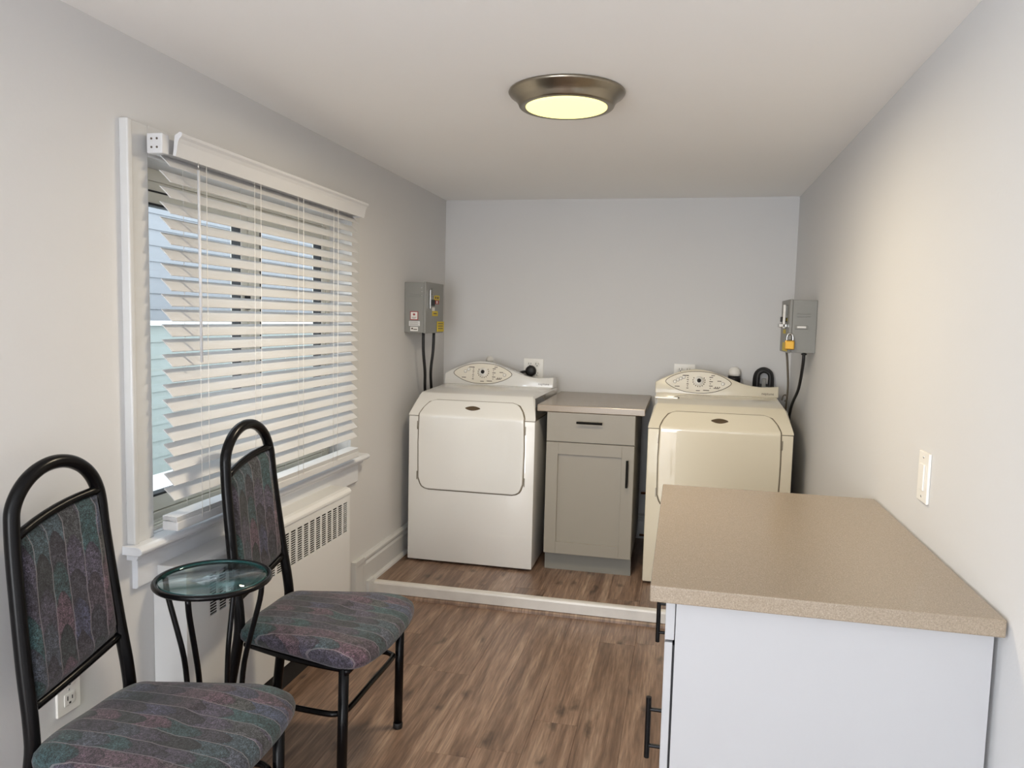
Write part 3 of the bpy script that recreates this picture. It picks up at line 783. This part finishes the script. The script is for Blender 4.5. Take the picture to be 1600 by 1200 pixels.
def machine(label, loc, kind):
    t = thing('washing_machine' if kind else 'clothes_dryer', label, 'appliance', loc)
    h = MW / 2
    m_body = m_bisque_warmlit if kind else m_bisque_daylit
    lower = [(0.0, 0.012), (0.0, 0.792), (0.72, 0.792), (0.72, 0.012)]
    obj('cabinet', PR(lower, 'x', -h, h, bev=0.006, seg=2), m_body, t, autos=35)
    # top cap with chamfered shoulders
    bm = bmesh.new()
    sec = [(0.0, 0.7951, h), (0.0012, 0.796, h), (0.0045, 0.8015, h), (0.014, 0.811, h - 0.002), (0.100, 0.905, h - 0.022), (0.112, 0.911, h - 0.026), (0.60, 0.920, h - 0.008), (0.72, 0.920, h - 0.008)]
    top = [[bm.verts.new((s * (hw - (0.012 if z > 0.88 else 0)), y, z)) for s in (-1, 1)] for y, z, hw in sec]
    sh = [[bm.verts.new((s * hw, y, z - (0.012 if z > 0.88 else 0))) for s in (-1, 1)] for y, z, hw in sec]
    bot = [[bm.verts.new((s * hw, y, 0.7945)) for s in (-1, 1)] for y, z, hw in sec]
    for i in range(len(sec) - 1):
        bm.faces.new((top[i][0], top[i][1], top[i + 1][1], top[i + 1][0]))
        for s in (0, 1):
            bm.faces.new((top[i][s], top[i + 1][s], sh[i + 1][s], sh[i][s]))
            bm.faces.new((sh[i][s], sh[i + 1][s], bot[i + 1][s], bot[i][s]))
        bm.faces.new((bot[i][0], bot[i + 1][0], bot[i + 1][1], bot[i][1]))
    for i in (0, len(sec) - 1):
        bm.faces.new((top[i][0], sh[i][0], bot[i][0], bot[i][1], sh[i][1], top[i][1]))
    bmesh.ops.remove_doubles(bm, verts=bm.verts[:], dist=1e-5)
    obj('top_panel', bm, m_body, t, autos=30)
    obj('seam', B(-h + 0.002, h - 0.002, 0.002, 0.715, 0.7915, 0.7955), m_gap_shade, t)
    obj('door_shadow_gap', door_bm(0.005, 0.0, 0.0016), m_gap_shade, t)  # dark slab painted as the shadow gap round the door
    d = obj('door', door_bm(0.0, 0.0, 0.009), m_body, t, autos=50)
    # eye-shaped badge on the sloped part
    y, z, n = on_front(0.548)
    bm = bmesh.new(); pts = []
    for k in range(24):
        a = 2 * pi * k / 24
        xx = 0.042 * cos(a); ss = 0.0135 * sin(a) * (1 - abs(cos(a)) ** 2 * 0.6) + (0.004 if sin(a) > 0 else 0)
        pts.append((xx, ss))
    up = Vector((0, -n.y * -1, n.x * -1))
    tang = Vector((0, (0.100 - 0.008), (0.905 - 0.822))).normalized(); nn = Vector((0, n.x, n.y))
    f0 = [bm.verts.new(Vector((px, y, z)) + tang * ps + nn * 0.008) for px, ps in pts]
    f1 = [bm.verts.new(Vector((px * 0.94, y, z)) + tang * ps * 0.9 + nn * 0.0115) for px, ps in pts]
    bm.faces.new(f1)
    for k in range(24): bm.faces.new((f0[k], f0[(k + 1) % 24], f1[(k + 1) % 24], f1[k]))
    obj('badge', bm, m_badge, d, label='small bronze eye-shaped badge')
    # hinge strips at door side
    for s in (-1, 1):
        for zz in (0.30 + 0.15, 0.30 + 0.42):
            obj('hinge', B(s * 0.2935 - 0.002, s * 0.2935 + 0.002, -0.003, 0.001, zz, zz + 0.045), m_nickel, d)
    c = obj('console', console_bm(), m_body, t, autos=35)
    # printed eye-shaped control field with dark outline
    ex, ez, aw, ah = -0.098, 0.986, 0.180, 0.060
    def eye(s):
        P = []
        for k in range(48):
            a = 2 * pi * k / 48
            xx = aw * s * (abs(cos(a)) ** 0.82) * (1 if cos(a) >= 0 else -1)
            hz = ah * s * sin(a) * (1 - 0.42 * abs(cos(a)) ** 2)
            P.append((ex + xx, ez + hz))
        return P
    bm = bmesh.new(); ft = [bm.verts.new(conpt(x, z, 0.0012)) for x, z in eye(0.985)]; fb = [bm.verts.new(conpt(x, z, -0.001)) for x, z in eye(0.985)]
    bm.faces.new(ft)
    for k in range(48): bm.faces.new((ft[k], ft[(k + 1) % 48], fb[(k + 1) % 48], fb[k]))
    obj('control_panel', bm, m_panel, c)
    obj('panel_outline', T([conpt(x, z, 0.0008) for x, z in eye(1.0)], 0.0016, 6, closed=True), m_print, c)
    # dial
    mt = Matrix.Rotation(rad(90 - 12), 4, 'X')
    def disc(x, z, prof, mat, name, seg=28, par=c, out=0.0):
        bm = bmesh.new(); lathe(bm, prof, seg=seg)
        bmesh.ops.transform(bm, matrix=Matrix.Translation(conpt(x, z, out)) @ mt, verts=bm.verts[:])
        return obj(name, bm, mat, par)
    kx, kz = ex + 0.004, 0.994
    kn = disc(kx, kz, [(0.026, 0.001), (0.026, 0.005), (0.024, 0.009), (0.019, 0.011), (0.018, 0.016), (0.016, 0.018), (0, 0.018)], m_plastic, 'dial')
    disc(kx, kz, [(0.0115, 0.0180), (0.0115, 0.0192), (0.0, 0.0192)], m_gasket, 'dial_cap', par=kn)
    # printed marks: buttons, indicator columns, small legends
    bm = bmesh.new(); rnd = random.Random(4 if kind else 9)
    def dash(x, z, wd, ht):
        ht *= 1.45; wd *= 1.1
        p = Vector(conpt(x, z, 0.0016)); vs = []
        for dx, dz in ((-wd / 2, -ht / 2), (wd / 2, -ht / 2), (wd / 2, ht / 2), (-wd / 2, ht / 2)):
            vs.append(bm.verts.new(conpt(x + dx, z + dz, 0.0017)))
        bm.faces.new(vs)
    for k in range(12):
        a = rad(150 + k * 22); dash(kx + 0.033 * cos(a), kz + 0.033 * sin(a) * 0.95, 0.0045, 0.0045)
    for k in range(7): dash(ex - 0.058, ez - 0.034 + k * 0.0115, 0.006 if k % 2 else 0.010, 0.003)
    for k in range(6): dash(ex + 0.066 + (k % 2) * 0.004, ez - 0.030 + k * 0.012, 0.018 if k % 2 else 0.005, 0.003)
    for dx, dz, wd in ((-0.07, 0.036, 0.03), (-0.115, -0.026, 0.024), (0.045, -0.043, 0.03), (0.0, -0.046, 0.02), (0.10, -0.030, 0.028), (0.115, 0.010, 0.02), (0.08, 0.040, 0.018)):
        dash(ex + dx, ez + dz, wd, 0.0028)
    for k in range(3): dash(ex + 0.095 + k * 0.011, ez - 0.024, 0.005, 0.004)
    obj('printed_marks', bm, m_print, c, kind='stuff')
    btn = ((-0.128, 0.0), (-0.112, 0.010), (-0.096, 0.018), (-0.080, 0.026)) if kind else ((-0.108, 0.010), (-0.088, 0.022))
    for dx, dz in btn + ((0.135, -0.004),):
        bt = disc(ex + dx, ez + dz, [(0.0082, 0.0012), (0.0082, 0.003), (0.0066, 0.0042), (0, 0.0042)], m_plastic, 'button', seg=16)
        disc(ex + dx, ez + dz, [(0.0096, 0.0012), (0.0096, 0.0022), (0.0080, 0.0022)], m_print, 'button_ring', seg=16, par=bt)
    tbm = text_bm('neptune', 0.020)
    bmesh.ops.transform(tbm, matrix=Matrix.Translation(conpt(0.277, 0.938, 0.001)) @ mt, verts=tbm.verts[:])
    obj('lettering', tbm, m_print, c)
    for sx in (-1, 1):
        for yy in (0.05, 0.66):
            obj('foot', L([(0, 0), (0.018, 0), (0.018, 0.008), (0.008, 0.010), (0.008, 0.02), (0, 0.02)], seg=16, center=(sx * 0.30, yy, 0)), m_rubber, t)
    if kind:
        # dispenser lid with finger notch at the left of the top
        lid = obj('dispenser_lid', B(-0.325, -0.205, 0.30, 0.555, 0.914, 0.924, bev=0.003), m_body, t)
        obj('lid_slot', B(-0.205, -0.198, 0.33, 0.35, 0.915, 0.9215), m_print, lid)
    return t
dry = machine('bisque front-loading machine left of the small cabinet, beside the window wall', (-1.060, 3.775, ZP), 0)
was = machine('bisque front-loading machine on the right, partly hidden by the near countertop', (0.197, 3.775, ZP), 1)
for o in (dry, was): o['group'] = 'pair of laundry machines on the raised floor'
was['group'] = dry['group']

# ------------------------------------------------------------------ handles
def bar_handle(parent, p0, p1, out, square=False, name='handle'):
    """bar between p0 and p1 (local), standing 'out' (vector) off the face"""
    p0, p1, out = Vector(p0), Vector(p1), Vector(out); d = (p1 - p0)
    bm = bmesh.new()
    tube(bm, [p0 + out, p1 + out], 0.0068 if not square else 0.0062, 12 if not square else 4)
    for q in (0.2, 0.8):
        tube(bm, [p0 + d * q, p0 + d * q + out], 0.0050, 10)
    return obj(name, bm, m_handle, parent, autos=40)

# ------------------------------------------------------------------ small cabinet between the machines
cbx = thing('base_cabinet', 'narrow greige shaker cabinet between the two laundry machines', 'cabinet', (-0.4375, 3.82, ZP))
CH = 0.845   # top of carcass (world 0.918)
obj('carcass', B(-0.2275, 0.2275, 0.02, 0.62, 0.095, CH, bev=0.001), m_cab_g, cbx)
obj('toe_kick', B(-0.2265, 0.2265, 0.05, 0.07, 0.0, 0.105), m_toe, cbx)
dr = obj('drawer_front', B(-0.226, 0.226, 0.0, 0.0195, 0.692, CH - 0.002, bev=0.0015), m_cab_g, cbx)
bar_handle(dr, (-0.070, 0, 0.797), (0.062, 0, 0.797), (0, -0.026, 0), True)
bm = bmesh.new()
z0, z1 = 0.100, 0.688; fw = 0.062
box(bm, -0.226, -0.226 + fw, 0.0, 0.0195, z0, z1, bev=0.0012); box(bm, 0.226 - fw, 0.226, 0.0, 0.0195, z0, z1, bev=0.0012)
box(bm, -0.226 + fw, 0.226 - fw, 0.0, 0.0195, z0, z0 + fw, bev=0.0012); box(bm, -0.226 + fw, 0.226 - fw, 0.0, 0.0195, z1 - fw, z1, bev=0.0012)
dd = obj('door', bm, m_cab_g, cbx)
obj('door_panel', B(-0.226 + fw, 0.226 - fw, 0.011, 0.0192, z0 + fw, z1 - fw), m_cab_g, dd)
bar_handle(dd, (0.194, 0, 0.478), (0.194, 0, 0.618), (0, -0.026, 0), True)
ct = obj('countertop', B(-0.2755, 0.2755, -0.005, 0.775, 0, 0.034, bev=0.003), m_quartz, loc=(-0.4405, 3.82, ZP + CH))
tag(ct, 'small taupe quartz countertop between the two laundry machines', 'countertop')

# copper pipes and back wall things
for z, lab in ((0.359, 'upper of two thin copper pipes in the gap beside the small cabinet'), (0.10 + 0.0, 'lower of two thin copper pipes in the gap beside the small cabinet')):
    bm = T([(-0.203, 4.558, z), (-0.10, 4.558, z), (0.5, 4.558, z)], 0.007, 10)
    tag(obj('copper_pipe', bm, m_copper), lab, 'pipe', 'copper pipes on the back wall')

# ------------------------------------------------------------------ near cabinet on the right
Y0, Y1 = 1.565, 2.515
near = []
for i, (ya, yb, lab) in enumerate(((Y0, 2.04, 'white base cabinet unit nearest the camera under the large taupe countertop'), (2.041, Y1, 'white base cabinet unit behind the nearest one, toward the laundry machines'))):
    b = thing('base_cabinet', lab, 'cabinet', (0.0, ya, 0.0), group='white cabinets under the large countertop')
    Lc = yb - ya
    obj('carcass', B(0.012, 0.606, 0.0, Lc, 0.10, 0.818, bev=0.001), m_cab_w, b)
    obj('carcass_gap_shade', B(0.0076, 0.0119, 0.005, Lc - 0.005, 0.11, 0.715), m_gasket, b)  # black strip puts the shade between door and carcass into colour
    obj('toe_kick', B(0.07, 0.60, 0.002, Lc - 0.002, 0.0, 0.10), m_cab_w, b)
    obj('drawer_front', B(-0.009, 0.0105, 0.002, Lc - 0.002, 0.727, 0.815, bev=0.0015), m_cab_w, b)
    dn = obj('door', B(-0.009, 0.0075, 0.002, Lc - 0.002, 0.104, 0.722, bev=0.0015), m_cab_w, b)
    if i == 0: bar_handle(dn, (-0.009, 0.285, 0.297), (-0.009, 0.285, 0.455), (-0.034, 0, 0))
    else: bar_handle(dn, (-0.009, 0.36, 0.365), (-0.009, 0.36, 0.523), (-0.027, 0, 0))
ct2 = obj('countertop', B(-0.042, 0.612, 1.53, 2.532, 0.8185, 0.853, bev=0.003), m_quartz)
tag(ct2, 'large taupe speckled quartz countertop in the right foreground', 'countertop')

# ------------------------------------------------------------------ electrical boxes
def disconnect(label, loc, mirror):
    """local: x away from the wall, y along it, z up"""
    s = -1 if mirror else 1
    dpt, ln, ht = 0.124, 0.302, (0.272 if not mirror else 0.250)
    t = thing('disconnect_switch_box', label, 'electrical box', loc)
    def bx(x0, x1, y0, y1, z0, z1, **k):
        if mirror: x0, x1 = -x1, -x0
        return B(x0, x1, y0, y1, z0, z1, **k)
    obj('housing', bx(0.001, dpt - 0.014, 0, ln, 0, ht, bev=0.002), m_steel, t)
    obj('cover', bx(dpt - 0.0135, dpt, -0.003, ln + 0.003, -0.003, ht + 0.003, bev=0.003), m_steel, t)
    # pressed ridges and knock-outs on the near side
    for z in (0.205, 0.192):
        obj('ridge', bx(0.03, dpt - 0.034, -0.0035, 0.001, ht - 0.272 + z, ht - 0.272 + z + 0.004, bev=0.001, seg=1), m_steel, t)
    if not mirror:
        for z in (0.20, 0.222, 0.243):
            obj('screw', L([(0, -0.003), (0.004, -0.002), (0.004, 0.001)], seg=10, center=(0.098, 0, z), axis='y'), m_chrome, t)
        lb = obj('sticker', bx(0.034, 0.080, -0.0012, 0, 0.068, 0.115), m_red, t, label='white sticker with red border and red maple leaf')
        obj('sticker_face', bx(0.038, 0.076, -0.0018, -0.001, 0.072, 0.111), m_whitelab, lb)
        leaf = [(0, -0.9), (0.08, -0.45), (0.5, -0.5), (0.42, -0.25), (0.95, 0.15), (0.72, 0.25), (0.78, 0.55), (0.45, 0.42), (0.32, 0.55), (0.2, 0.25), (0.26, 0.8), (0, 1.0)]
        leaf = leaf + [(-x, z) for x, z in leaf[-2:0:-1]]
        obj('maple_leaf', PR([(0.057 + x * 0.009, 0.097 + z * 0.009) for x, z in leaf], 'y', -0.0026, -0.0016), m_red, lb)
        bm = bmesh.new()
        for k in range(3): box(bm, 0.043 + 0.003 * k, 0.071 - 0.003 * k, -0.0024, -0.0018, 0.082 - k * 0.003, 0.0832 - k * 0.003)
        obj('print_lines', bm, m_print, lb)
        l2 = obj('sticker', bx(0.028, 0.090, -0.0010, 0, 0.036, 0.062), m_cover, t, label='pale grey printed sticker')
        bm = bmesh.new()
        for k in range(4): box(bm, 0.031, 0.087 - 0.007 * (k % 2), -0.0016, -0.001, 0.040 + k * 0.0055, 0.0415 + k * 0.0055)
        obj('print_lines', bm, m_print, l2)
        l3 = obj('sticker', bx(0.036, 0.080, -0.0012, 0, 0.008, 0.031), m_whitelab, t, label='white approval sticker')
        bm = bmesh.new(); box(bm, 0.042, 0.052, -0.0018, -0.001, 0.017, 0.026); box(bm, 0.054, 0.075, -0.0018, -0.001, 0.015, 0.020)
        obj('print_lines', bm, m_print, l3)
        # front face: lever, yellow and red tags
        def fx(y0, y1, z0, z1, m, name, th=0.0012, **k):
            return obj(name, B(dpt + 0.0001, dpt + th, y0, y1, z0, z1), m, t, **k)
        a = fx(0.135, 0.225, 0.182, 0.208, m_yellow, 'sticker', label='yellow warning sticker')
        obj('print_lines', B(dpt + 0.001, dpt + 0.0018, 0.150, 0.170, 0.188, 0.201), m_print, a); obj('print_lines', B(dpt + 0.001, dpt + 0.0018, 0.185, 0.208, 0.188, 0.201), m_print, a)
        a = fx(0.150, 0.215, 0.158, 0.181, m_red, 'sticker', label='red and white warning sticker')
        obj('flame_mark', B(dpt + 0.001, dpt + 0.0018, 0.172, 0.190, 0.162, 0.177), m_whitelab, a)
        fx(0.10, 0.145, 0.120, 0.140, m_whitelab, 'sticker', label='small white sticker')
        a = fx(0.105, 0.20, 0.092, 0.120, m_yellow, 'sticker', label='yellow printed sticker')
        obj('print_lines', B(dpt + 0.001, dpt + 0.0018, 0.125, 0.18, 0.103, 0.109), m_print, a)
        a = obj('sticker', B(dpt + 0.0001, dpt + 0.004, 0.19, ln + 0.004, 0.004, 0.062, bev=0.001, seg=1), m_yellow, t, label='large yellow tag at the lower corner')
        bm = bmesh.new()
        for k in range(3): box(bm, dpt + 0.0035, dpt + 0.0046, 0.20, 0.285, 0.020 + k * 0.014, 0.024 + k * 0.014)
        obj('print_lines', bm, m_print, a)
        obj('lever', B(dpt + 0.001, dpt + 0.010, 0.045, 0.056, 0.13, 0.235, bev=0.002), m_chrome, t)
        obj('handle_socket', B(dpt + 0.001, dpt + 0.008, 0.06, 0.13, 0.148, 0.182, bev=0.002), m_gasket, t)
        obj('hinge_plate', B(dpt + 0.001, dpt + 0.006, 0.09, 0.14, 0.205, 0.245, bev=0.002), m_steel, t)
    else:
        obj('name_plate', bx(0.040, 0.098, -0.0045, 0.001, 0.112, 0.130, bev=0.002), m_steel, t)
        obj('plate_window', bx(0.048, 0.088, -0.0062, -0.0035, 0.117, 0.126, bev=0.001, seg=1), m_whitelab, t)
        obj('lever', B(-dpt - 0.022, -dpt - 0.010, 0.06, 0.072, 0.115, 0.228, bev=0.003), m_whitelab, t)
        obj('lever_mount', B(-dpt - 0.014, -dpt + 0.0, 0.07, 0.13, 0.165, 0.225, bev=0.002), m_steel, t)
        obj('latch', B(-dpt - 0.040, -dpt + 0.0, 0.06, 0.115, 0.118, 0.136, bev=0.003), m_chrome, t)
        obj('switch_block', B(-dpt - 0.024, -dpt, 0.10, 0.15, 0.145, 0.170, bev=0.002), m_gasket, t)
        obj('sticker', B(-dpt - 0.0012, -dpt, 0.08, 0.18, 0.150, 0.172), m_yellow, t, label='yellow warning sticker')
        obj('sticker', B(-dpt - 0.0012, -dpt, 0.11, 0.20, 0.088, 0.108), m_yellow, t, label='yellow warning sticker')
        obj('sticker', B(-dpt - 0.0012, -dpt, 0.03, 0.20, 0.004, 0.045), m_yellow, t, label='yellow warning sticker')
        obj('hasp', B(-dpt - 0.006, -dpt + 0.012, -0.010, 0.002, 0.060, 0.082, bev=0.002), m_steel, t)
    return t
disconnect('grey electrical switch box with stickers on the window wall above left machine', (XL, 3.89, 1.303), False)
disconnect('grey electrical switch box with brass padlock on the right wall corner', (XR, 3.80, 1.262), True)
# padlock hanging on the right box
pk = thing('padlock', 'brass padlock hanging from the grey box on the right wall', 'padlock', (0.4985, 3.784, 1.300))
obj('body', B(-0.022, 0.022, -0.010, 0.0105, -0.024, 0.020, bev=0.005), m_brass, pk)
obj('shackle', T(smooth_path([(-0.0135, 0, 0.018), (-0.0135, 0, 0.035), (-0.009, 0, 0.047), (0, 0, 0.052), (0.009, 0, 0.047), (0.0135, 0, 0.035), (0.0135, 0, 0.018)], 4), 0.0034, 8), m_chrome, pk)
# cables
def cable(name, pts, r, mat, label, group=None):
    return tag(obj(name, T(smooth_path(pts, 6), r, 10), mat), label, 'cable', group)
cable('power_cable', [(XL + 0.090, 3.95, 1.303), (XL + 0.088, 3.96, 1.20), (XL + 0.085, 4.00, 1.08), (XL + 0.052, 4.10, 0.96), (XL + 0.04, 4.2, 0.7)], 0.0085, m_rubber, 'thick black cable dropping from the left grey box, nearer the window', 'cables under the left box')
cable('power_cable', [(XL + 0.095, 4.115, 1.303), (XL + 0.092, 4.115, 1.20), (XL + 0.075, 4.13, 1.08), (XL + 0.05, 4.22, 0.96), (XL + 0.045, 4.3, 0.7)], 0.0085, m_rubber, 'thick black cable dropping from the left grey box, nearer the corner', 'cables under the left box')
cable('power_cable', [(XR - 0.045, 3.835, 1.262), (XR - 0.045, 3.85, 1.20), (XR - 0.047, 3.93, 1.08), (XR - 0.055, 4.10, 0.96), (XR - 0.047, 4.28, 0.75)], 0.0075, m_rubber, 'black cable curving down from the right grey box')
cable('power_cable', [(XR - 0.100, 4.03, 1.262), (XR - 0.092, 4.03, 1.20), (XR - 0.078, 4.07, 1.08), (XR - 0.068, 4.18, 0.96), (XR - 0.047, 4.40, 0.75)], 0.0055, m_greycord, 'thin grey cable hanging from the right grey box beside the padlock')
obj_gl = L([(0.0, 0.0), (0.013, 0.0), (0.013, 0.008), (0.0, 0.008)], seg=6, center=(XR - 0.045, 3.835, 1.251))
gland = obj('cable_gland', obj_gl, m_rubber); tag(gland, 'black gland where the cable leaves the right grey box', 'fitting')

# outlets on the back wall
def outlet_plate(label, loc, w_, h_, slots, group=None, name='wall_outlet'):
    """plate on the back wall, faces -y"""
    t = thing(name, label, 'outlet', loc, group=group)
    obj('plate', B(-w_ / 2, w_ / 2, -0.007, 0, -h_ / 2, h_ / 2, bev=0.002), m_plastic, t)
    for (x, z) in slots:
        s_ = obj('socket', L([(0.0, -0.0095), (0.015, -0.0095), (0.0165, -0.0085), (0.0165, -0.006)], seg=20, center=(x, 0, z), axis='y'), m_plastic, t)
        bm = bmesh.new(); box(bm, x - 0.008, x - 0.0055, -0.0105, -0.0094, z - 0.002, z + 0.009); box(bm, x + 0.0055, x + 0.008, -0.0105, -0.0094, z - 0.002, z + 0.009); box(bm, x - 0.003, x + 0.003, -0.0105, -0.0094, z - 0.011, z - 0.006)
        obj('slot', bm, m_gasket, s_)
    return t
outlet_plate('white wall outlet with black plug, behind the left machine', (-0.893, YB, 1.085), 0.124, 0.124, [(-0.023, 0.028), (0.023, 0.028), (0.023, -0.03)])
outlet_plate('white wall outlet peeking above the right machine console', (0.022, YB, 1.085), 0.124, 0.124, [(-0.023, 0.028), (0.023, 0.028), (-0.023, -0.03), (0.023, -0.03)])
pg = thing('power_plug', 'round black power plug in the outlet behind the left machine', 'plug', (-0.905, YB - 0.011, 1.072))
obj('plug_body', L([(0, -0.040), (0.020, -0.040), (0.032, -0.032), (0.034, -0.014), (0.030, 0.0), (0, 0.0)], seg=28, axis='y'), m_rubber, pg)
obj('cord', T(smooth_path([(-0.02, -0.022, -0.002), (-0.06, -0.026, -0.012), (-0.095, -0.030, -0.04), (-0.12, -0.035, -0.09), (-0.13, -0.04, -0.2)], 5), 0.008, 10), m_rubber, pg)
# white wall knob above the left console
kb = tag(obj('hose_valve', L([(0, -0.04), (0.010, -0.038), (0.014, -0.02), (0.022, -0.012), (0.024, 0.0)], seg=20, center=(-1.175, YB, 1.130), axis='y'), m_plastic), 'small white knob fitting on the wall above the left console', 'fitting')
# valve with white cap and black base behind the right machine
vv = thing('supply_plug', 'white-capped round plug with black base behind the right machine console', 'plug', (0.306, YB, 1.10))
obj('white_cap', L([(0, 0.042), (0.018, 0.039), (0.031, 0.026), (0.034, 0.008), (0.034, -0.008), (0, -0.008)], seg=24, center=(0, -0.040, 0)), m_plastic, vv)
obj('black_base', L([(0, -0.0085), (0.036, -0.0085), (0.036, -0.045), (0.026, -0.055), (0, -0.055)], seg=24, center=(0, -0.040, 0)), m_rubber, vv)
# coiled black hose hooked behind the right machine
hc = thing('coiled_hose', 'looped black rubber hose standing up behind the right machine console', 'hose', (0.470, YB, 1.05))
for k in range(3):
    o_ = k * 0.010
    obj('loop', T(smooth_path([(-0.045 + o_ * 0.4, -0.035 - o_, -0.09), (-0.048 + o_ * 0.6, -0.035 - o_, 0.02), (-0.036 + o_ * 0.3, -0.03 - o_, 0.066 - o_ * 0.3), (0.0, -0.03 - o_, 0.085 - o_ * 0.4), (0.038 - o_ * 0.3, -0.03 - o_, 0.062 - o_ * 0.3), (0.046 - o_ * 0.6, -0.035 - o_, 0.0), (0.042 - o_ * 0.4, -0.035 - o_, -0.09)], 5), 0.0125, 10), m_rubber, hc)
obj('strap', B(-0.030, 0.030, -0.066, -0.018, -0.03, 0.0, bev=0.004), m_rubber, hc)
obj('metal_clip', B(-0.012, 0.010, -0.070, -0.062, -0.02, 0.035, bev=0.003), m_steel, hc)
# small valve tail beside right console
tag(obj('hose_clamp', T(smooth_path([(0.555, 4.40, 0.975), (0.562, 4.40, 1.0), (0.575, 4.40, 1.005), (0.583, 4.40, 0.985), (0.570, 4.40, 0.97)], 4), 0.004, 8), m_greycord), 'small dark wire loop beside the right machine console', 'wire')

# switch on the right wall
sw = thing('light_switch', 'white rocker light switch on the right wall above the counter', 'switch', (XR, 2.075, 1.015))
obj('plate', B(-0.007, 0, -0.040, 0.040, -0.064, 0.064, bev=0.002), m_plastic, sw)
rk = obj('rocker', B(-0.011, -0.0069, -0.017, 0.017, -0.034, 0.034, bev=0.002), m_plastic, sw)
obj('screw', L([(0, -0.008), (0.003, -0.008), (0.003, -0.006)], seg=10, center=(0, 0, 0.050), axis='x'), m_chrome, sw)
obj('screw', L([(0, -0.008), (0.003, -0.008), (0.003, -0.006)], seg=10, center=(0, 0, -0.050), axis='x'), m_chrome, sw)

# outlet on the left wall low behind the near chair
lo = thing('wall_outlet', 'white double outlet low on the wall behind the nearest chair', 'outlet', (XL, 1.545, 0.430))
obj('plate', B(0, 0.007, -0.037, 0.037, -0.060, 0.060, bev=0.002), m_plastic, lo)
for z in (-0.024, 0.024):
    s_ = obj('socket', B(0.0065, 0.0095, -0.017, 0.017, z - 0.016, z + 0.016, bev=0.002), m_plastic, lo)
    bm = bmesh.new(); box(bm, 0.0094, 0.0102, -0.0085, -0.006, z - 0.002, z + 0.009); box(bm, 0.0094, 0.0102, 0.006, 0.0085, z - 0.002, z + 0.007); box(bm, 0.0094, 0.0102, -0.003, 0.003, z - 0.012, z - 0.007)
    obj('slot', bm, m_gasket, s_)
obj('screw', L([(0, 0.008), (0.003, 0.008), (0.003, 0.006)], seg=10, center=(0, 0, 0), axis='x'), m_chrome, lo)

# ------------------------------------------------------------------ ceiling lamp
cl = thing('ceiling_light', 'round brushed-nickel flush ceiling light with glowing yellow lens', 'ceiling light', (-0.395, 2.47, ZC))
obj('flange', L([(0.0, -0.001), (0.186, -0.001), (0.188, -0.005), (0.184, -0.011), (0.168, -0.022), (0.157, -0.036), (0.153, -0.046), (0.150, -0.049), (0.134, -0.050), (0.132, -0.047), (0.0, -0.047)], seg=72), m_nickel, cl)
obj('diffuser', L([(0.131, -0.0475), (0.131, -0.0500), (0.110, -0.0525), (0.06, -0.0545), (0, -0.055)], seg=64), m_lamp, cl)
pl = bpy.data.lights.new('ceiling_lamp_light', 'AREA'); pl.shape = 'DISK'; pl.size = 0.24; pl.energy = 10; pl.color = (1.0, 0.85, 0.62)
po = bpy.data.objects.new('ceiling_lamp_light', pl); po.location = (-0.395, 2.47, ZC - 0.060); col.objects.link(po)
